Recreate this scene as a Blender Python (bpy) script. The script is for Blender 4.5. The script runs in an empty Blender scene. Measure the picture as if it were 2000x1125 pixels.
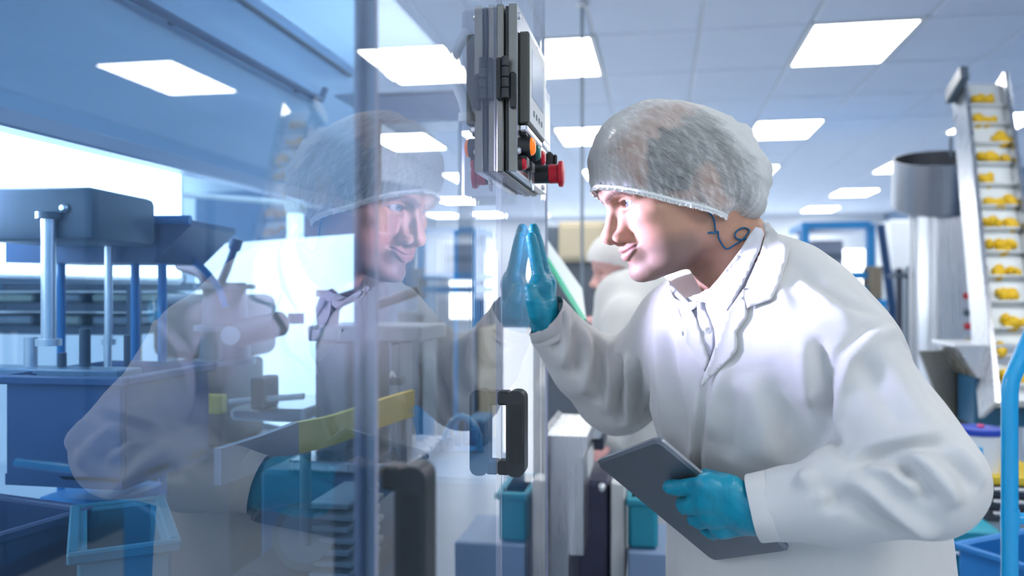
import bpy, bmesh, math, random
import numpy as np
from mathutils import Vector, Matrix, noise
from mathutils.bvhtree import BVHTree
from mathutils.geometry import delaunay_2d_cdt

random.seed(7); RNG = np.random.RandomState(7)
sc = bpy.context.scene
COL = sc.collection
R = math.radians

# ------------------------------------------------------------------ camera
TH = R(10.27)            # the guard's plane runs along world Y; the camera is turned a little towards it
HC = 1.35                # lens height above the floor
GX = -0.221              # plane of the guard's outer face
cam_d = bpy.data.cameras.new('camera'); cam = bpy.data.objects.new('camera', cam_d); COL.objects.link(cam)
cam.location = (0, 0, HC); cam.rotation_euler = (R(90), 0, TH)
cam_d.sensor_width = 36.0; cam_d.lens = 28.8; cam_d.clip_start = 0.02; cam_d.clip_end = 200
cam_d.dof.use_dof = True; cam_d.dof.focus_distance = 1.14; cam_d.dof.aperture_fstop = 3.0; cam_d.dof.aperture_blades = 0
sc.camera = cam

# ------------------------------------------------------------------ world, exposure
w = bpy.data.worlds.new('world'); sc.world = w; w.use_nodes = True
w.node_tree.nodes['Background'].inputs[0].default_value = (0.62, 0.76, 1.0, 1)
w.node_tree.nodes['Background'].inputs[1].default_value = 1.0
vs = sc.view_settings
vs.view_transform = 'Standard'; vs.look = 'None'; vs.gamma = 1.0; vs.use_curve_mapping = False
vs.exposure = 0.42
sc.cycles.max_bounces = 6; sc.cycles.diffuse_bounces = 3; sc.cycles.glossy_bounces = 3; sc.cycles.transmission_bounces = 4; sc.cycles.transparent_max_bounces = 20
sc.cycles.use_adaptive_sampling = True; sc.cycles.adaptive_threshold = .08
sc.cycles.caustics_reflective = False; sc.cycles.caustics_refractive = False
sc.cycles.use_denoising = True
LAMP = 11.0              # radiance of the ceiling panels
BACKLIGHT = 4.0          # radiance of the machine's backlit diffusers
FACELIGHT = 2.3         # watts of the narrow light added for the man's face

# ------------------------------------------------------------------ geometry helpers
_c, _s = math.cos(TH), math.sin(TH)
def ray(px, py):
    u = (px-1000)/1600; v = (562.5-py)/1600
    return Vector((-_s+u*_c, _c+u*_s, v))
CAM = Vector((0, 0, HC))
def P(px, py, Y):
    d = ray(px, py); return CAM + d*(Y/d.y)
def PX(px, py, X):
    d = ray(px, py); return CAM + d*(X/d.x)
def PZ(px, py, Z):
    d = ray(px, py); return CAM + d*((Z-HC)/d.z)

def lin(r, g, b):
    f = lambda c: (c/255/12.92) if c/255 <= .04045 else ((c/255+.055)/1.055)**2.4
    return (f(r), f(g), f(b), 1.0)

class MB:
    """collects shapes for one mesh"""
    def __init__(s): s.bm = bmesh.new()
    def box(s, lo, hi, bevel=0.0, seg=1, M=None):
        lo = Vector(lo); hi = Vector(hi)
        m = Matrix.Translation((lo+hi)/2) @ Matrix.Diagonal((*(hi-lo), 1))
        g = bmesh.ops.create_cube(s.bm, size=1, matrix=m)
        vs_ = g['verts']
        if bevel > 0:
            es = list({e for v in vs_ for e in v.link_edges})
            r = bmesh.ops.bevel(s.bm, geom=es, offset=bevel, segments=seg, affect='EDGES', profile=.5)
            vs_ = list({v for f in r['faces'] for v in f.verts} | {v for v in vs_ if v.is_valid})
            vs_ = s._grow(vs_)
        if M is not None: bmesh.ops.transform(s.bm, matrix=M, verts=vs_)
        return s
    def _grow(s, vs_):
        seen = set(vs_); st = list(vs_)
        while st:
            v = st.pop()
            for e in v.link_edges:
                o = e.other_vert(v)
                if o not in seen: seen.add(o); st.append(o)
        return list(seen)
    def ring(s, c, x, y, n, r):
        return [s.bm.verts.new(c + x*(r*math.cos(2*math.pi*i/n)) + y*(r*math.sin(2*math.pi*i/n))) for i in range(n)]
    def cyl(s, p0, p1, r0, r1=None, n=20, caps=True):
        p0 = Vector(p0); p1 = Vector(p1); r1 = r0 if r1 is None else r1
        a = (p1-p0).normalized(); x = a.orthogonal().normalized(); y = a.cross(x)
        A = s.ring(p0, x, y, n, r0); B = s.ring(p1, x, y, n, r1)
        for i in range(n): s.bm.faces.new((A[i], A[(i+1) % n], B[(i+1) % n], B[i]))
        if caps: s.bm.faces.new(A[::-1]); s.bm.faces.new(B)
        return s
    def tube(s, pts, r, n=10, caps=True, closed=False):
        pts = [Vector(p) for p in pts]; k = len(pts); rings = []; x = None
        for i, p in enumerate(pts):
            if closed: t = (pts[(i+1) % k]-pts[i-1]).normalized()
            else: t = (pts[min(i+1, k-1)]-pts[max(i-1, 0)]).normalized()
            x = t.orthogonal().normalized() if x is None else (x - t*x.dot(t)).normalized()
            rr = r[i] if isinstance(r, (list, tuple)) else r
            rings.append(s.ring(p, x, t.cross(x), n, rr))
        for i in range(k if closed else k-1):
            A, B = rings[i], rings[(i+1) % k]
            for j in range(n): s.bm.faces.new((A[j], A[(j+1) % n], B[(j+1) % n], B[j]))
        if caps and not closed: s.bm.faces.new(rings[0][::-1]); s.bm.faces.new(rings[-1])
        return s
    def lathe(s, prof, c=(0, 0, 0), axis=(0, 0, 1), n=32):
        c = Vector(c); a = Vector(axis).normalized(); x = a.orthogonal().normalized(); y = a.cross(x)
        rings = [s.ring(c+a*z, x, y, n, max(r, 1e-5)) for r, z in prof]
        for A, B in zip(rings, rings[1:]):
            for j in range(n): s.bm.faces.new((A[j], A[(j+1) % n], B[(j+1) % n], B[j]))
        return s
    def prism(s, poly, o, ex, ey, ez):
        """poly in (ex,ey) swept along ez"""
        o, ex, ey, ez = map(Vector, (o, ex, ey, ez))
        A = [s.bm.verts.new(o+ex*p[0]+ey*p[1]) for p in poly]; B = [s.bm.verts.new(o+ex*p[0]+ey*p[1]+ez) for p in poly]
        n = len(poly)
        for i in range(n): s.bm.faces.new((A[i], A[(i+1) % n], B[(i+1) % n], B[i]))
        s.bm.faces.new(A[::-1]); s.bm.faces.new(B)
        return s
    def ball(s, c, r, n=14):
        r = Vector((r, r, r)) if not hasattr(r, '__len__') else Vector(r)
        bmesh.ops.create_uvsphere(s.bm, u_segments=n, v_segments=max(6, n//2), radius=1, matrix=Matrix.Translation(c) @ Matrix.Diagonal((*r, 1)))
        return s
    def build(s, name, mat, parent=None, angle=35):
        bm = s.bm
        bmesh.ops.recalc_face_normals(bm, faces=bm.faces)
        me = bpy.data.meshes.new(name); 
        off = base(parent)
        for v in bm.verts: v.co -= off
        bm.to_mesh(me); bm.free()
        me.polygons.foreach_set('use_smooth', [True]*len(me.polygons))
        me.set_sharp_from_angle(angle=R(angle))
        return link(name, me, mat, parent)

def base(o):
    v = Vector((0, 0, 0))
    while o is not None: v = v + o.location; o = o.parent
    return v
def link(name, me, mat, parent=None):
    o = bpy.data.objects.new(name, me); COL.objects.link(o)
    for m in (mat if isinstance(mat, (list, tuple)) else [mat]): me.materials.append(m)
    if parent is not None: o.parent = parent
    return o
def thing(name, label, cat, loc, group=None):
    o = bpy.data.objects.new(name, None); COL.objects.link(o); o.location = loc; o.empty_display_size = .05
    return tag(o, label, cat, group)
def tag(o, label, cat, group=None):
    o['label'] = label; o['category'] = cat
    if group: o['group'] = group
    return o
def struct(o): o['kind'] = 'structure'; return o
def copy_tree(o, parent=None):
    c = o.copy(); COL.objects.link(c)
    if parent is not None: c.parent = parent
    for ch in list(o.children): copy_tree(ch, c)
    return c
def rrect(w, h, r, n=5):
    """rounded rectangle centred on 0"""
    out = []
    for cx, cy, a0 in ((w/2-r, h/2-r, 0), (-w/2+r, h/2-r, 90), (-w/2+r, -h/2+r, 180), (w/2-r, -h/2+r, 270)):
        for i in range(n+1):
            a = R(a0+90*i/n); out.append((cx+r*math.cos(a), cy+r*math.sin(a)))
    return out

# ------------------------------------------------------------------ materials
def new_mat(name):
    m = bpy.data.materials.new(name); m.use_nodes = True
    nt = m.node_tree; return m, nt, nt.nodes['Principled BSDF']
def N(nt, t, **kw):
    n = nt.nodes.new(t)
    for k, v in kw.items():
        if k in n.inputs: n.inputs[k].default_value = v
        else: setattr(n, k, v)
    return n
def coords(nt, scale=(1, 1, 1), kind='Object'):
    tc = N(nt, 'ShaderNodeTexCoord'); mp = N(nt, 'ShaderNodeMapping'); mp.inputs['Scale'].default_value = scale
    nt.links.new(tc.outputs[kind], mp.inputs['Vector']); return mp.outputs['Vector']
def pmat(name, col, rough=.5, metal=0.0, vary=.06, scale=6.0, stretch=(1, 1, 1), bump=0.0, bscale=None, spec=.5, coat=0.0, emit=None, sheen=0.0, sss=0.0, rvary=0.0):
    """a principled material whose colour, roughness and relief come from noise"""
    m, nt, b = new_mat(name); L = nt.links.new
    col = tuple(col[:3])+(1.0,)
    v = coords(nt, stretch)
    nz = N(nt, 'ShaderNodeTexNoise', Scale=scale, Detail=4.0); L(v, nz.inputs['Vector'])
    mx = N(nt, 'ShaderNodeMix', data_type='RGBA'); mx.blend_type = 'MIX'
    mx.inputs[6].default_value = tuple(min(1, c*(1-vary)) for c in col[:3])+(1,)
    mx.inputs[7].default_value = tuple(min(1, c*(1+vary)) for c in col[:3])+(1,)
    L(nz.outputs['Fac'], mx.inputs[0]); L(mx.outputs[2], b.inputs['Base Color'])
    b.inputs['Roughness'].default_value = rough; b.inputs['Metallic'].default_value = metal
    b.inputs['Specular IOR Level'].default_value = spec; b.inputs['Coat Weight'].default_value = coat
    b.inputs['Sheen Weight'].default_value = sheen
    if sss: b.inputs['Subsurface Weight'].default_value = sss; b.inputs['Subsurface Radius'].default_value = (.01, .004, .002); b.inputs['Subsurface Scale'].default_value = .6
    if rvary:
        mr = N(nt, 'ShaderNodeMapRange'); mr.inputs[3].default_value = max(.02, rough-rvary); mr.inputs[4].default_value = rough+rvary
        L(nz.outputs['Fac'], mr.inputs[0]); L(mr.outputs[0], b.inputs['Roughness'])
    if bump:
        n2 = N(nt, 'ShaderNodeTexNoise', Scale=bscale or scale*8, Detail=3.0); L(v, n2.inputs['Vector'])
        bp = N(nt, 'ShaderNodeBump', Strength=bump, Distance=.002); L(n2.outputs['Fac'], bp.inputs['Height']); L(bp.outputs[0], b.inputs['Normal'])
    if emit: b.inputs['Emission Color'].default_value = tuple(emit[:3])+(1,); b.inputs['Emission Strength'].default_value = emit[3]
    return m
def lamp_mat(name, col, strength):
    """a diffuser that gives off light, slightly uneven"""
    m, nt, b = new_mat(name); L = nt.links.new
    nz = N(nt, 'ShaderNodeTexNoise', Scale=2.0); L(coords(nt), nz.inputs['Vector'])
    mr = N(nt, 'ShaderNodeMapRange'); mr.inputs[3].default_value = strength*.92; mr.inputs[4].default_value = strength*1.08
    L(nz.outputs['Fac'], mr.inputs[0]); L(mr.outputs[0], b.inputs['Emission Strength'])
    b.inputs['Emission Color'].default_value = tuple(col[:3])+(1,); b.inputs['Base Color'].default_value = (.8, .8, .8, 1)
    return m
def clear_mat(name, tint, refl=1.7, base_r=0.0, wave=0.0, rough=0.0, haze=0.0, hazecol=(.8, .88, 1, 1), ior=1.49):
    """clear acrylic sheet face: Fresnel mirror over a tinted see-through body, faint haze"""
    m, nt, b = new_mat(name); L = nt.links.new; nt.nodes.remove(b)
    out = nt.nodes['Material Output']
    tr = N(nt, 'ShaderNodeBsdfTransparent'); tr.inputs[0].default_value = tuple(tint[:3])+(1,)
    gl = N(nt, 'ShaderNodeBsdfGlossy'); gl.inputs['Color'].default_value = (1, 1, 1, 1); gl.inputs['Roughness'].default_value = rough
    fr = N(nt, 'ShaderNodeFresnel', IOR=ior)
    mu = N(nt, 'ShaderNodeMath', operation='MULTIPLY_ADD', use_clamp=True); mu.inputs[1].default_value = refl; mu.inputs[2].default_value = base_r
    L(fr.outputs[0], mu.inputs[0])
    body = tr.outputs[0]
    if haze:
        df = N(nt, 'ShaderNodeBsdfDiffuse'); df.inputs[0].default_value = hazecol
        nz = N(nt, 'ShaderNodeTexNoise', Scale=5.0, Detail=4.0); L(coords(nt, (1, 1, .25)), nz.inputs['Vector'])
        hz = N(nt, 'ShaderNodeMath', operation='MULTIPLY'); hz.inputs[1].default_value = haze*2; L(nz.outputs['Fac'], hz.inputs[0])
        m1 = N(nt, 'ShaderNodeMixShader'); L(hz.outputs[0], m1.inputs[0]); L(body, m1.inputs[1]); L(df.outputs[0], m1.inputs[2]); body = m1.outputs[0]
    if wave:
        n2 = N(nt, 'ShaderNodeTexNoise', Scale=1.0, Detail=2.0); L(coords(nt, (1, 22, 1.2)), n2.inputs['Vector'])
        bp = N(nt, 'ShaderNodeBump', Strength=1.0, Distance=wave); L(n2.outputs['Fac'], bp.inputs['Height']); L(bp.outputs[0], gl.inputs['Normal'])
    mx = N(nt, 'ShaderNodeMixShader'); L(mu.outputs[0], mx.inputs[0]); L(body, mx.inputs[1]); L(gl.outputs[0], mx.inputs[2])
    L(mx.outputs[0], out.inputs['Surface'])
    return m

M = dict(
    tile=pmat('ceiling tile', (.80, .865, 1.0), .9, vary=.03, scale=3),
    tbar=pmat('ceiling grid bar', (.70, .75, .82), .5),
    wall=pmat('painted wall', (.80, .85, .92), .7, vary=.03, scale=1.5),
    floor=pmat('vinyl floor', (.42, .49, .58), .30, vary=.10, scale=2.5),
    lamp=lamp_mat('lamp diffuser', (1.0, .985, .95), LAMP),
    white=pmat('white paint', (.80, .82, .84), .4, vary=.03),
    steel=pmat('brushed steel', (.62, .63, .65), .28, 1.0, vary=.04, scale=4, stretch=(14, 14, .6), rvary=.06),
    steel_h=pmat('brushed steel across', (.66, .67, .69), .25, 1.0, vary=.05, scale=4, stretch=(1, 1, 14), rvary=.06),
    dark_steel=pmat('dull steel profile', (.22, .22, .205), .38, 1.0, vary=.12, scale=6, stretch=(1, 1, 20), rvary=.08),
    alu=pmat('aluminium', (.75, .77, .80), .32, 1.0, vary=.05),
    black=pmat('black plastic', (.018, .022, .026), .42, vary=.2, scale=20, bump=.05, bscale=300),
    dark=pmat('dark paint', (.035, .045, .075), .45, vary=.15),
    navy=pmat('navy paint', (.03, .09, .22), .45, vary=.12),
    blue=pmat('blue paint', (.015, .25, .62), .35, vary=.08),
    cyan=pmat('cyan paint', (.005, .36, .75), .25, vary=.06, coat=.4),
    crate=pmat('blue crate plastic', (.02, .20, .55), .5, vary=.12),
    teal=pmat('teal plastic', (.02, .30, .42), .5, vary=.1),
    grey=pmat('grey enamel', (.20, .25, .31), .45, vary=.06),
    midgrey=pmat('mid grey enamel', (.11, .15, .20), .45, vary=.06),
    lightgrey=pmat('light grey enamel', (.36, .42, .48), .45, vary=.05),
    cream=pmat('cream enamel', (.62, .54, .38), .5, vary=.05),
    yellow=pmat('yellow paint', (.62, .46, .03), .5, vary=.1),
    food=pmat('yellow pieces', (.72, .46, .01), .5, vary=.3, scale=40),
    red=pmat('red plastic', (.62, .01, .03), .35, vary=.06),
    orange=pmat('orange button', (.95, .22, .01), .3, vary=.05, emit=(1, .2, .01, .35)),
    green=pmat('green button', (.0, .16, .13), .35, vary=.05),
    belt=pmat('white conveyor belt', (.72, .78, .82), .6, vary=.04),
    green_edge=pmat('green glass edge', (.02, .45, .26), .3, vary=.08),
    frost=pmat('milky panel', (.70, .78, .80), .35, vary=.04),
    hood=pmat('blue grey hood sheet', (.50, .66, .84), .40, vary=.06, scale=2),
    screen=pmat('display screen', (.36, .44, .58), .2, vary=.05),
    keypad=pmat('display fascia', (.52, .57, .60), .4, vary=.03),
    cord=pmat('blue cord', (.005, .10, .22), .35, vary=.1),
    tablet=pmat('anodised aluminium', (.24, .265, .30), .40, .80, vary=.03),
    glass_black=pmat('black glass', (.01, .012, .015), .08, vary=.05),
    shoe=pmat('white shoe', (.6, .6, .6), .5),
    trouser=pmat('dark trousers', (.05, .06, .09), .8, bump=.1),
    clear=clear_mat('clear acrylic', (.95, .975, 1.0), 1.0, wave=.0, haze=.015),
    clear_front=clear_mat('clear acrylic front', (.92, .955, 1.0), 1.35, base_r=.10, wave=.0001, haze=.012),
    tint=clear_mat('blue tinted acrylic', (.72, .88, 1.0), 0.0),
    tint_front=clear_mat('blue tinted acrylic front', (.62, .82, .98), 1.35, base_r=.12, haze=.045, hazecol=(.25, .55, .95, 1)),
    thru=clear_mat('clear acrylic inner face', (.97, .985, 1.0), 0.0),
    edge=pmat('acrylic edge', (.55, .58, .72), .25, vary=.1),
)
# ================================================================== the room
CEIL = HC+1.46
X0, X1, Y0, Y1 = -5.0, 4.3, -4.0, 17.0
struct(MB().box((X0, Y0, -.1), (X1, Y1, 0)).build('floor', M['floor']))
struct(MB().box((X0-.15, Y0, 0), (X0, Y1, CEIL)).build('wall_left', M['wall']))
struct(MB().box((X1, Y0, 0), (X1+.15, Y1, CEIL)).build('wall_right', pmat('slate blue wall', (.20, .29, .42), .7, vary=.04, scale=1.5)))
struct(MB().box((X0, Y1, 0), (X1, Y1+.15, CEIL)).build('wall_back', M['wall']))
struct(MB().box((X0, Y0-.15, 0), (X1, Y0, CEIL)).build('wall_front', M['wall']))
ceil = struct(MB().box((X0, Y0, CEIL+.012), (X1, Y1, CEIL+.1)).build('ceiling', M['tbar']))
TX, TY = .6, .9
GX0, GY0 = -.38, 4.75      # a grid crossing of the suspended ceiling
def col_x(i): return GX0+TX*i
def row_y(j): return GY0+TY*j
LIGHT_COLS = [i for i in range(-10, 13) if (i-2) % 3 == 0]
LIGHT_ROWS = [j for j in range(-11, 14) if j % 3 == 0]
me = None; rest = MB()
for i in range(-9, 13):
    for j in range(-10, 13):
        if i in LIGHT_COLS and j in LIGHT_ROWS: continue
        x, y = col_x(i), row_y(j)
        lo = (x+.012, y+.012, CEIL); hi = (x+TX-.012, y+TY-.012, CEIL+.02)
        near = -5 <= i <= 7 and -4 <= j <= 11
        if not near: rest.box(lo, hi); continue
        if me is None:
            t = MB().box(lo, hi, .006).build('ceiling_tile', M['tile'], ceil); me = t.data; lo0 = Vector((x, y, 0))
        else:
            t = bpy.data.objects.new('ceiling_tile', me); COL.objects.link(t); t.parent = ceil; t.location = Vector((x, y, 0))-lo0
o = rest.build('far_ceiling_tiles', M['tile'], ceil); o['kind'] = 'stuff'
# lamps let into the ceiling
def lamp_label(i, j):
    names = {(2, 0): 'large square ceiling light panel nearest the camera, upper right', (-1, 0): 'ceiling light panel just right of the control box top',
             (2, 3): 'ceiling light panel right of the hairnet, second in its row', (-1, 3): 'ceiling light panel between red stop button and hairnet',
             (5, 3): 'ceiling light panel beside the conveyor top at right edge', (2, 6): 'ceiling light panel low behind the hairnet, third in its row',
             (5, 6): 'ceiling light panel left of the steel bowl', (-1, 6): 'small ceiling light panel left of the hairnet front'}
    if (i, j) in names: return names[(i, j)]
    row = {0: 'first', 3: 'second', 6: 'third', 9: 'fourth', 12: 'fifth'}
    col = {-7: 'leftmost line', -4: 'second line from the left', -1: 'line over the control box', 2: 'line over the leaning man', 5: 'rightmost line'}.get(i, 'line at the wall')
    if j in row: return 'ceiling light panel, %s row from the camera, %s' % (row[j], col)
    return 'ceiling light panel %s, %s' % ({-3: 'overhead of the man', -6: 'overhead of the camera', -9: 'far behind the camera'}.get(j, 'out of view'), col)
for i in LIGHT_COLS:
    for j in LIGHT_ROWS:
        x, y = col_x(i), row_y(j)
        if not (X0 < x < X1-.6 and Y0+.2 < y < Y1-1): continue
        lab = lamp_label(i, j)
        t = thing('ceiling_light', lab, 'ceiling light', (x+.3, y+.45, CEIL), 'recessed ceiling light panels')
        fr = MB()
        for lo, hi in (((x, y, CEIL-.006), (x+.6, y+.03, CEIL+.012)), ((x, y+.87, CEIL-.006), (x+.6, y+.9, CEIL+.012)),
                       ((x, y+.03, CEIL-.006), (x+.03, y+.87, CEIL+.012)), ((x+.57, y+.03, CEIL-.006), (x+.6, y+.87, CEIL+.012))): fr.box(lo, hi, .003)
        fr.build('frame', M['white'], t)
        MB().box((x+.03, y+.03, CEIL-.002), (x+.57, y+.87, CEIL+.008)).build('diffuser', M['lamp'], t)
# bright windows in the far wall
M['daylight'] = lamp_mat('daylight window', (.85, .93, 1.0), 3.2)
for n, (a, b, z0, z1) in enumerate(((-2.6, -1.1, .9, 2.1), (.1, 1.0, .9, 2.1), (1.5, 2.3, .9, 2.0), (3.0, 4.0, .7, 2.1))):
    wd = struct(MB().box((a, Y1-.02, z0), (b, Y1+.01, z1)).build('window_%d' % (n+1), M['daylight']))
    f = MB()
    for lo, hi in (((a-.06, Y1-.05, z0-.06), (b+.06, Y1, z0)), ((a-.06, Y1-.05, z1), (b+.06, Y1, z1+.06)), ((a-.06, Y1-.05, z0), (a, Y1, z1)), ((b, Y1-.05, z0), (b+.06, Y1, z1)), (((a+b)/2-.025, Y1-.045, z0), ((a+b)/2+.025, Y1-.02, z1))): f.box(lo, hi)
    f.build('window_frame', M['white'], wd)

# ================================================================== the machine guard
def sheet_panel(name, y0, y1, z0, z1, front, body, parent, thick=.008):
    """acrylic sheet: its outer face mirrors, its cut edges catch the light"""
    bm = bmesh.new()
    bmesh.ops.create_cube(bm, size=1, matrix=Matrix.Translation((GX-thick/2, (y0+y1)/2, (z0+z1)/2)) @ Matrix.Diagonal((thick, y1-y0, z1-z0, 1)))
    bm.normal_update(); off = base(parent)
    for f in bm.faces:
        n = f.normal; f.material_index = 0 if n.x > .5 else 1 if n.x < -.5 else 2
    for v in bm.verts: v.co -= off
    me = bpy.data.meshes.new(name); bm.to_mesh(me); bm.free()
    return link(name, me, [front, body, M['edge']], parent)

def handle(parent, yc, zc, h=.118):
    """black bow handle standing off the sheet; grip with a recess and two feet"""
    m = MB()
    for sz in (-1, 1):
        z = zc+sz*(h/2-.011)
        m.box((GX, yc-.012, z-.0095), (GX+.016, yc+.012, z+.0095), .002)
    m.build('handle_foot', M['black'], parent)
    g = MB(); prof = rrect(.026, h, .011, 5)
    g.prism(prof, (GX+.0255, yc-.015, zc), (1, 0, 0), (0, 0, 1), (0, .030, 0))
    hd = g.build('handle', M['black'], parent)
    inn = MB(); inn.prism(rrect(.016, h*.70, .006, 4), (GX+.0255, yc-.0158, zc), (1, 0, 0), (0, 0, 1), (0, .001, 0))
    inn.build('grip_inset', pm_inset, hd)
    return hd
pm_inset = pmat('black plastic inset', (.012, .015, .018), .55, vary=.1)

ZB, ZT = .62, 2.25
d1 = thing('guard_door', 'blue tinted acrylic guard door filling the left side, nearest the camera', 'door', (GX, .3, ZB))
sheet_panel('acrylic_sheet', -.35, .616, ZB, ZT, M['tint_front'], M['tint'], d1)
MB().box((GX-.014, .606, ZB), (GX-.0085, .620, ZT), .001).build('edge_strip', pmat('grey edge strip', (.26, .25, .36), .35, vary=.1), d1)
d2 = thing('guard_door', 'clear acrylic guard door with two black handles beside the control box', 'door', (GX, .9, ZB))
sheet_panel('acrylic_sheet', .622, 1.136, ZB, ZT, M['clear_front'], M['thru'], d2)
handle(d2, 1.118, HC-.200, .118)
handle(d2, .640, HC-.212, .14)
d3 = thing('fixed_guard', 'clear fixed acrylic panel that the gloved hand presses on', 'guard panel', (GX, 1.36, ZB))
sheet_panel('acrylic_sheet', 1.140, 1.582, ZB, ZT, M['clear_front'], M['thru'], d3)
MB().box((GX-.022, 1.570, ZB), (GX-.009, 1.585, ZT), .002).build('end_strip', M['edge'], d3)
# machine plinth and frame under the doors
t = thing('machine_cabinet', 'grey machine cabinet under the clear guard doors', 'cabinet', (GX-.5, 1.0, 0))
MB().box((-1.02, -.2, .0), (GX-.012, 1.56, .60), .01).build('carcass', M['lightgrey'], t)
for y in (.15, .62, 1.1):
    MB().box((GX-.012, y-.2, .06), (GX-.004, y+.2, .55), .004).build('cabinet_door', M['white'], t)

# ================================================================== control box on the guard
def rel(z): return HC+z
cb = thing('control_box', 'stainless control box with display, push buttons and red stop button', 'control box', (GX+.02, 1.2, rel(.16)))
YN, YF = 1.095, 1.40      # near and far end
ZBt, ZTp = rel(.158), rel(.387)
xf = GX+.030             # front face of the box
MB().box((GX+.001, YN, ZBt), (GX+.011, YF, ZTp), .0015).build('mounting_frame', M['dark_steel'], cb)
MB().box((GX+.013, YN+.004, ZBt+.002), (GX+.0175, YF-.01, ZTp-.002)).build('gasket', M['black'], cb)
MB().box((GX+.0185, YN, ZBt), (xf, YF-.02, ZTp), .0015).build('enclosure_door', M['steel_h'], cb)
MB().box((GX+.0185, YN-.0012, ZBt+.001), (xf-.0005, YN-.0002, ZTp-.001)).build('door_end_plate', M['dark_steel'], cb)
# far housing that stands a little prouder
MB().box((GX+.001, YF-.085, ZBt+.075), (xf+.004, YF, ZTp-.055), .002).build('side_housing', M['steel'], cb)
MB().box((xf+.004, YF-.075, ZBt+.085), (xf+.0052, YF-.01, ZTp-.075), .0004).build('side_lid', M['alu'], cb)
def hinge(y, z0, z1, n):
    h = MB().box((GX+.002, y-.010, z0), (GX+.0105, y+.006, z1), .002).build('hinge', M['black'], cb)
    k = (z1-z0)/n
    for i in range(n):
        MB().cyl((GX+.0155, y-.012, z0+i*k+.0008), (GX+.0155, y-.012, z0+(i+1)*k-.0008), .0052, n=16).build('knuckle', M['black'], h)
    MB().box((GX+.0205, y-.008, z0-.012), (GX+.0285, y+.004, z1-.02), .002).build('hinge_leaf', M['black'], h)
hinge(YN, rel(.255), rel(.312), 4)
# display
dy0, dy1, dz0, dz1 = YN+.012, YN+.165, rel(.226), rel(.352)
dp = MB().box((xf, dy0, dz0), (xf+.014, dy1, dz1), .002).build('display', pmat('display housing', (.075, .080, .070), .45, vary=.1), cb)
MB().box((xf+.0138, dy0+.004, dz0+.003), (xf+.0148, dy1-.004, dz1-.003), .0004).build('fascia', M['keypad'], dp)
MB().box((xf+.0147, dy0+.022, dz0+.040), (xf+.0153, dy1-.02, dz1-.018), .0002).build('screen', M['screen'], dp)
for i in range(4):
    MB().box((xf+.0147, dy0+.035+.025*i, dz0+.016), (xf+.0156, dy0+.045+.025*i, dz0+.024), .0003).build('key', M['midgrey'], dp)
MB().box((xf, dy0+.004, dz0-.010), (xf+.011, dy1-.004, dz0-.0005), .002).build('display_foot', M['alu'], dp)
# push buttons
def pushbutton(y, z, mat, name, r=.0125, out=.014):
    b = MB().cyl((xf, y, z), (xf+out, y, z), r*1.08, n=24).build(name, M['black'], cb)
    MB().lathe([(0.0, out+.006), (r*.7, out+.0055), (r*.96, out+.003), (r, out-.001), (r, out-.004)], (xf, y, z), (1, 0, 0), 24).build('button_cap', mat, b)
    return b
for i, (y, mt) in enumerate(((YN+.032, M['orange']), (YN+.085, M['green']), (YN+.135, M['red']))):
    pushbutton(y, rel(.197), mt, 'push_button', .0125 if i == 0 else .011)
    MB().box((xf, y-.010, rel(.212)), (xf+.008, y+.010, rel(.226)), .001).build('legend_holder', M['black'], cb)
for i, y in enumerate((YN+.03, YN+.08)):
    MB().box((xf, y-.014, rel(.168)), (xf+.010, y+.014, rel(.183)), .002).build('selector_switch', M['black'], cb)
pushbutton(YN+.022, rel(.172), M['red'], 'push_button', .009, .004)
es = MB().cyl((xf, YN+.175, rel(.178)), (xf+.020, YN+.175, rel(.178)), .0145, n=24).build('emergency_stop', M['black'], cb)
MB().lathe([(.014, .020), (.0150, .021), (.0150, .034), (.0155, .0345), (.020, .0355), (.0205, .038), (.0200, .0415), (.016, .0430), (0, .0435)], (xf, YN+.175, rel(.178)), (1, 0, 0), 28).build('mushroom_cap', M['red'], es)
MB().cyl((xf+.001, YN+.12, rel(.160)), (xf+.003, YN+.12, rel(.160)), .014, n=20).build('key_tag', M['alu'], cb)
lk = MB().box((xf+.003, YF-.055, rel(.190)), (xf+.016, YF-.035, rel(.226)), .004).build('latch', M['black'], cb)
MB().box((xf+.016, YF-.050, rel(.196)), (xf+.022, YF-.040, rel(.222)), .002).build('latch_grip', M['black'], lk)
for y, z in ((YN+.010, rel(.372)), (YN+.170, rel(.372)), (YN+.012, rel(.188)), (YF-.06, rel(.166))):
    MB().lathe([(.0048, 0), (.0048, .0012), (.003, .0032), (0, .0036)], (xf, y, z), (1, 0, 0), 14).build('screw', M['alu'], cb)
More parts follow.
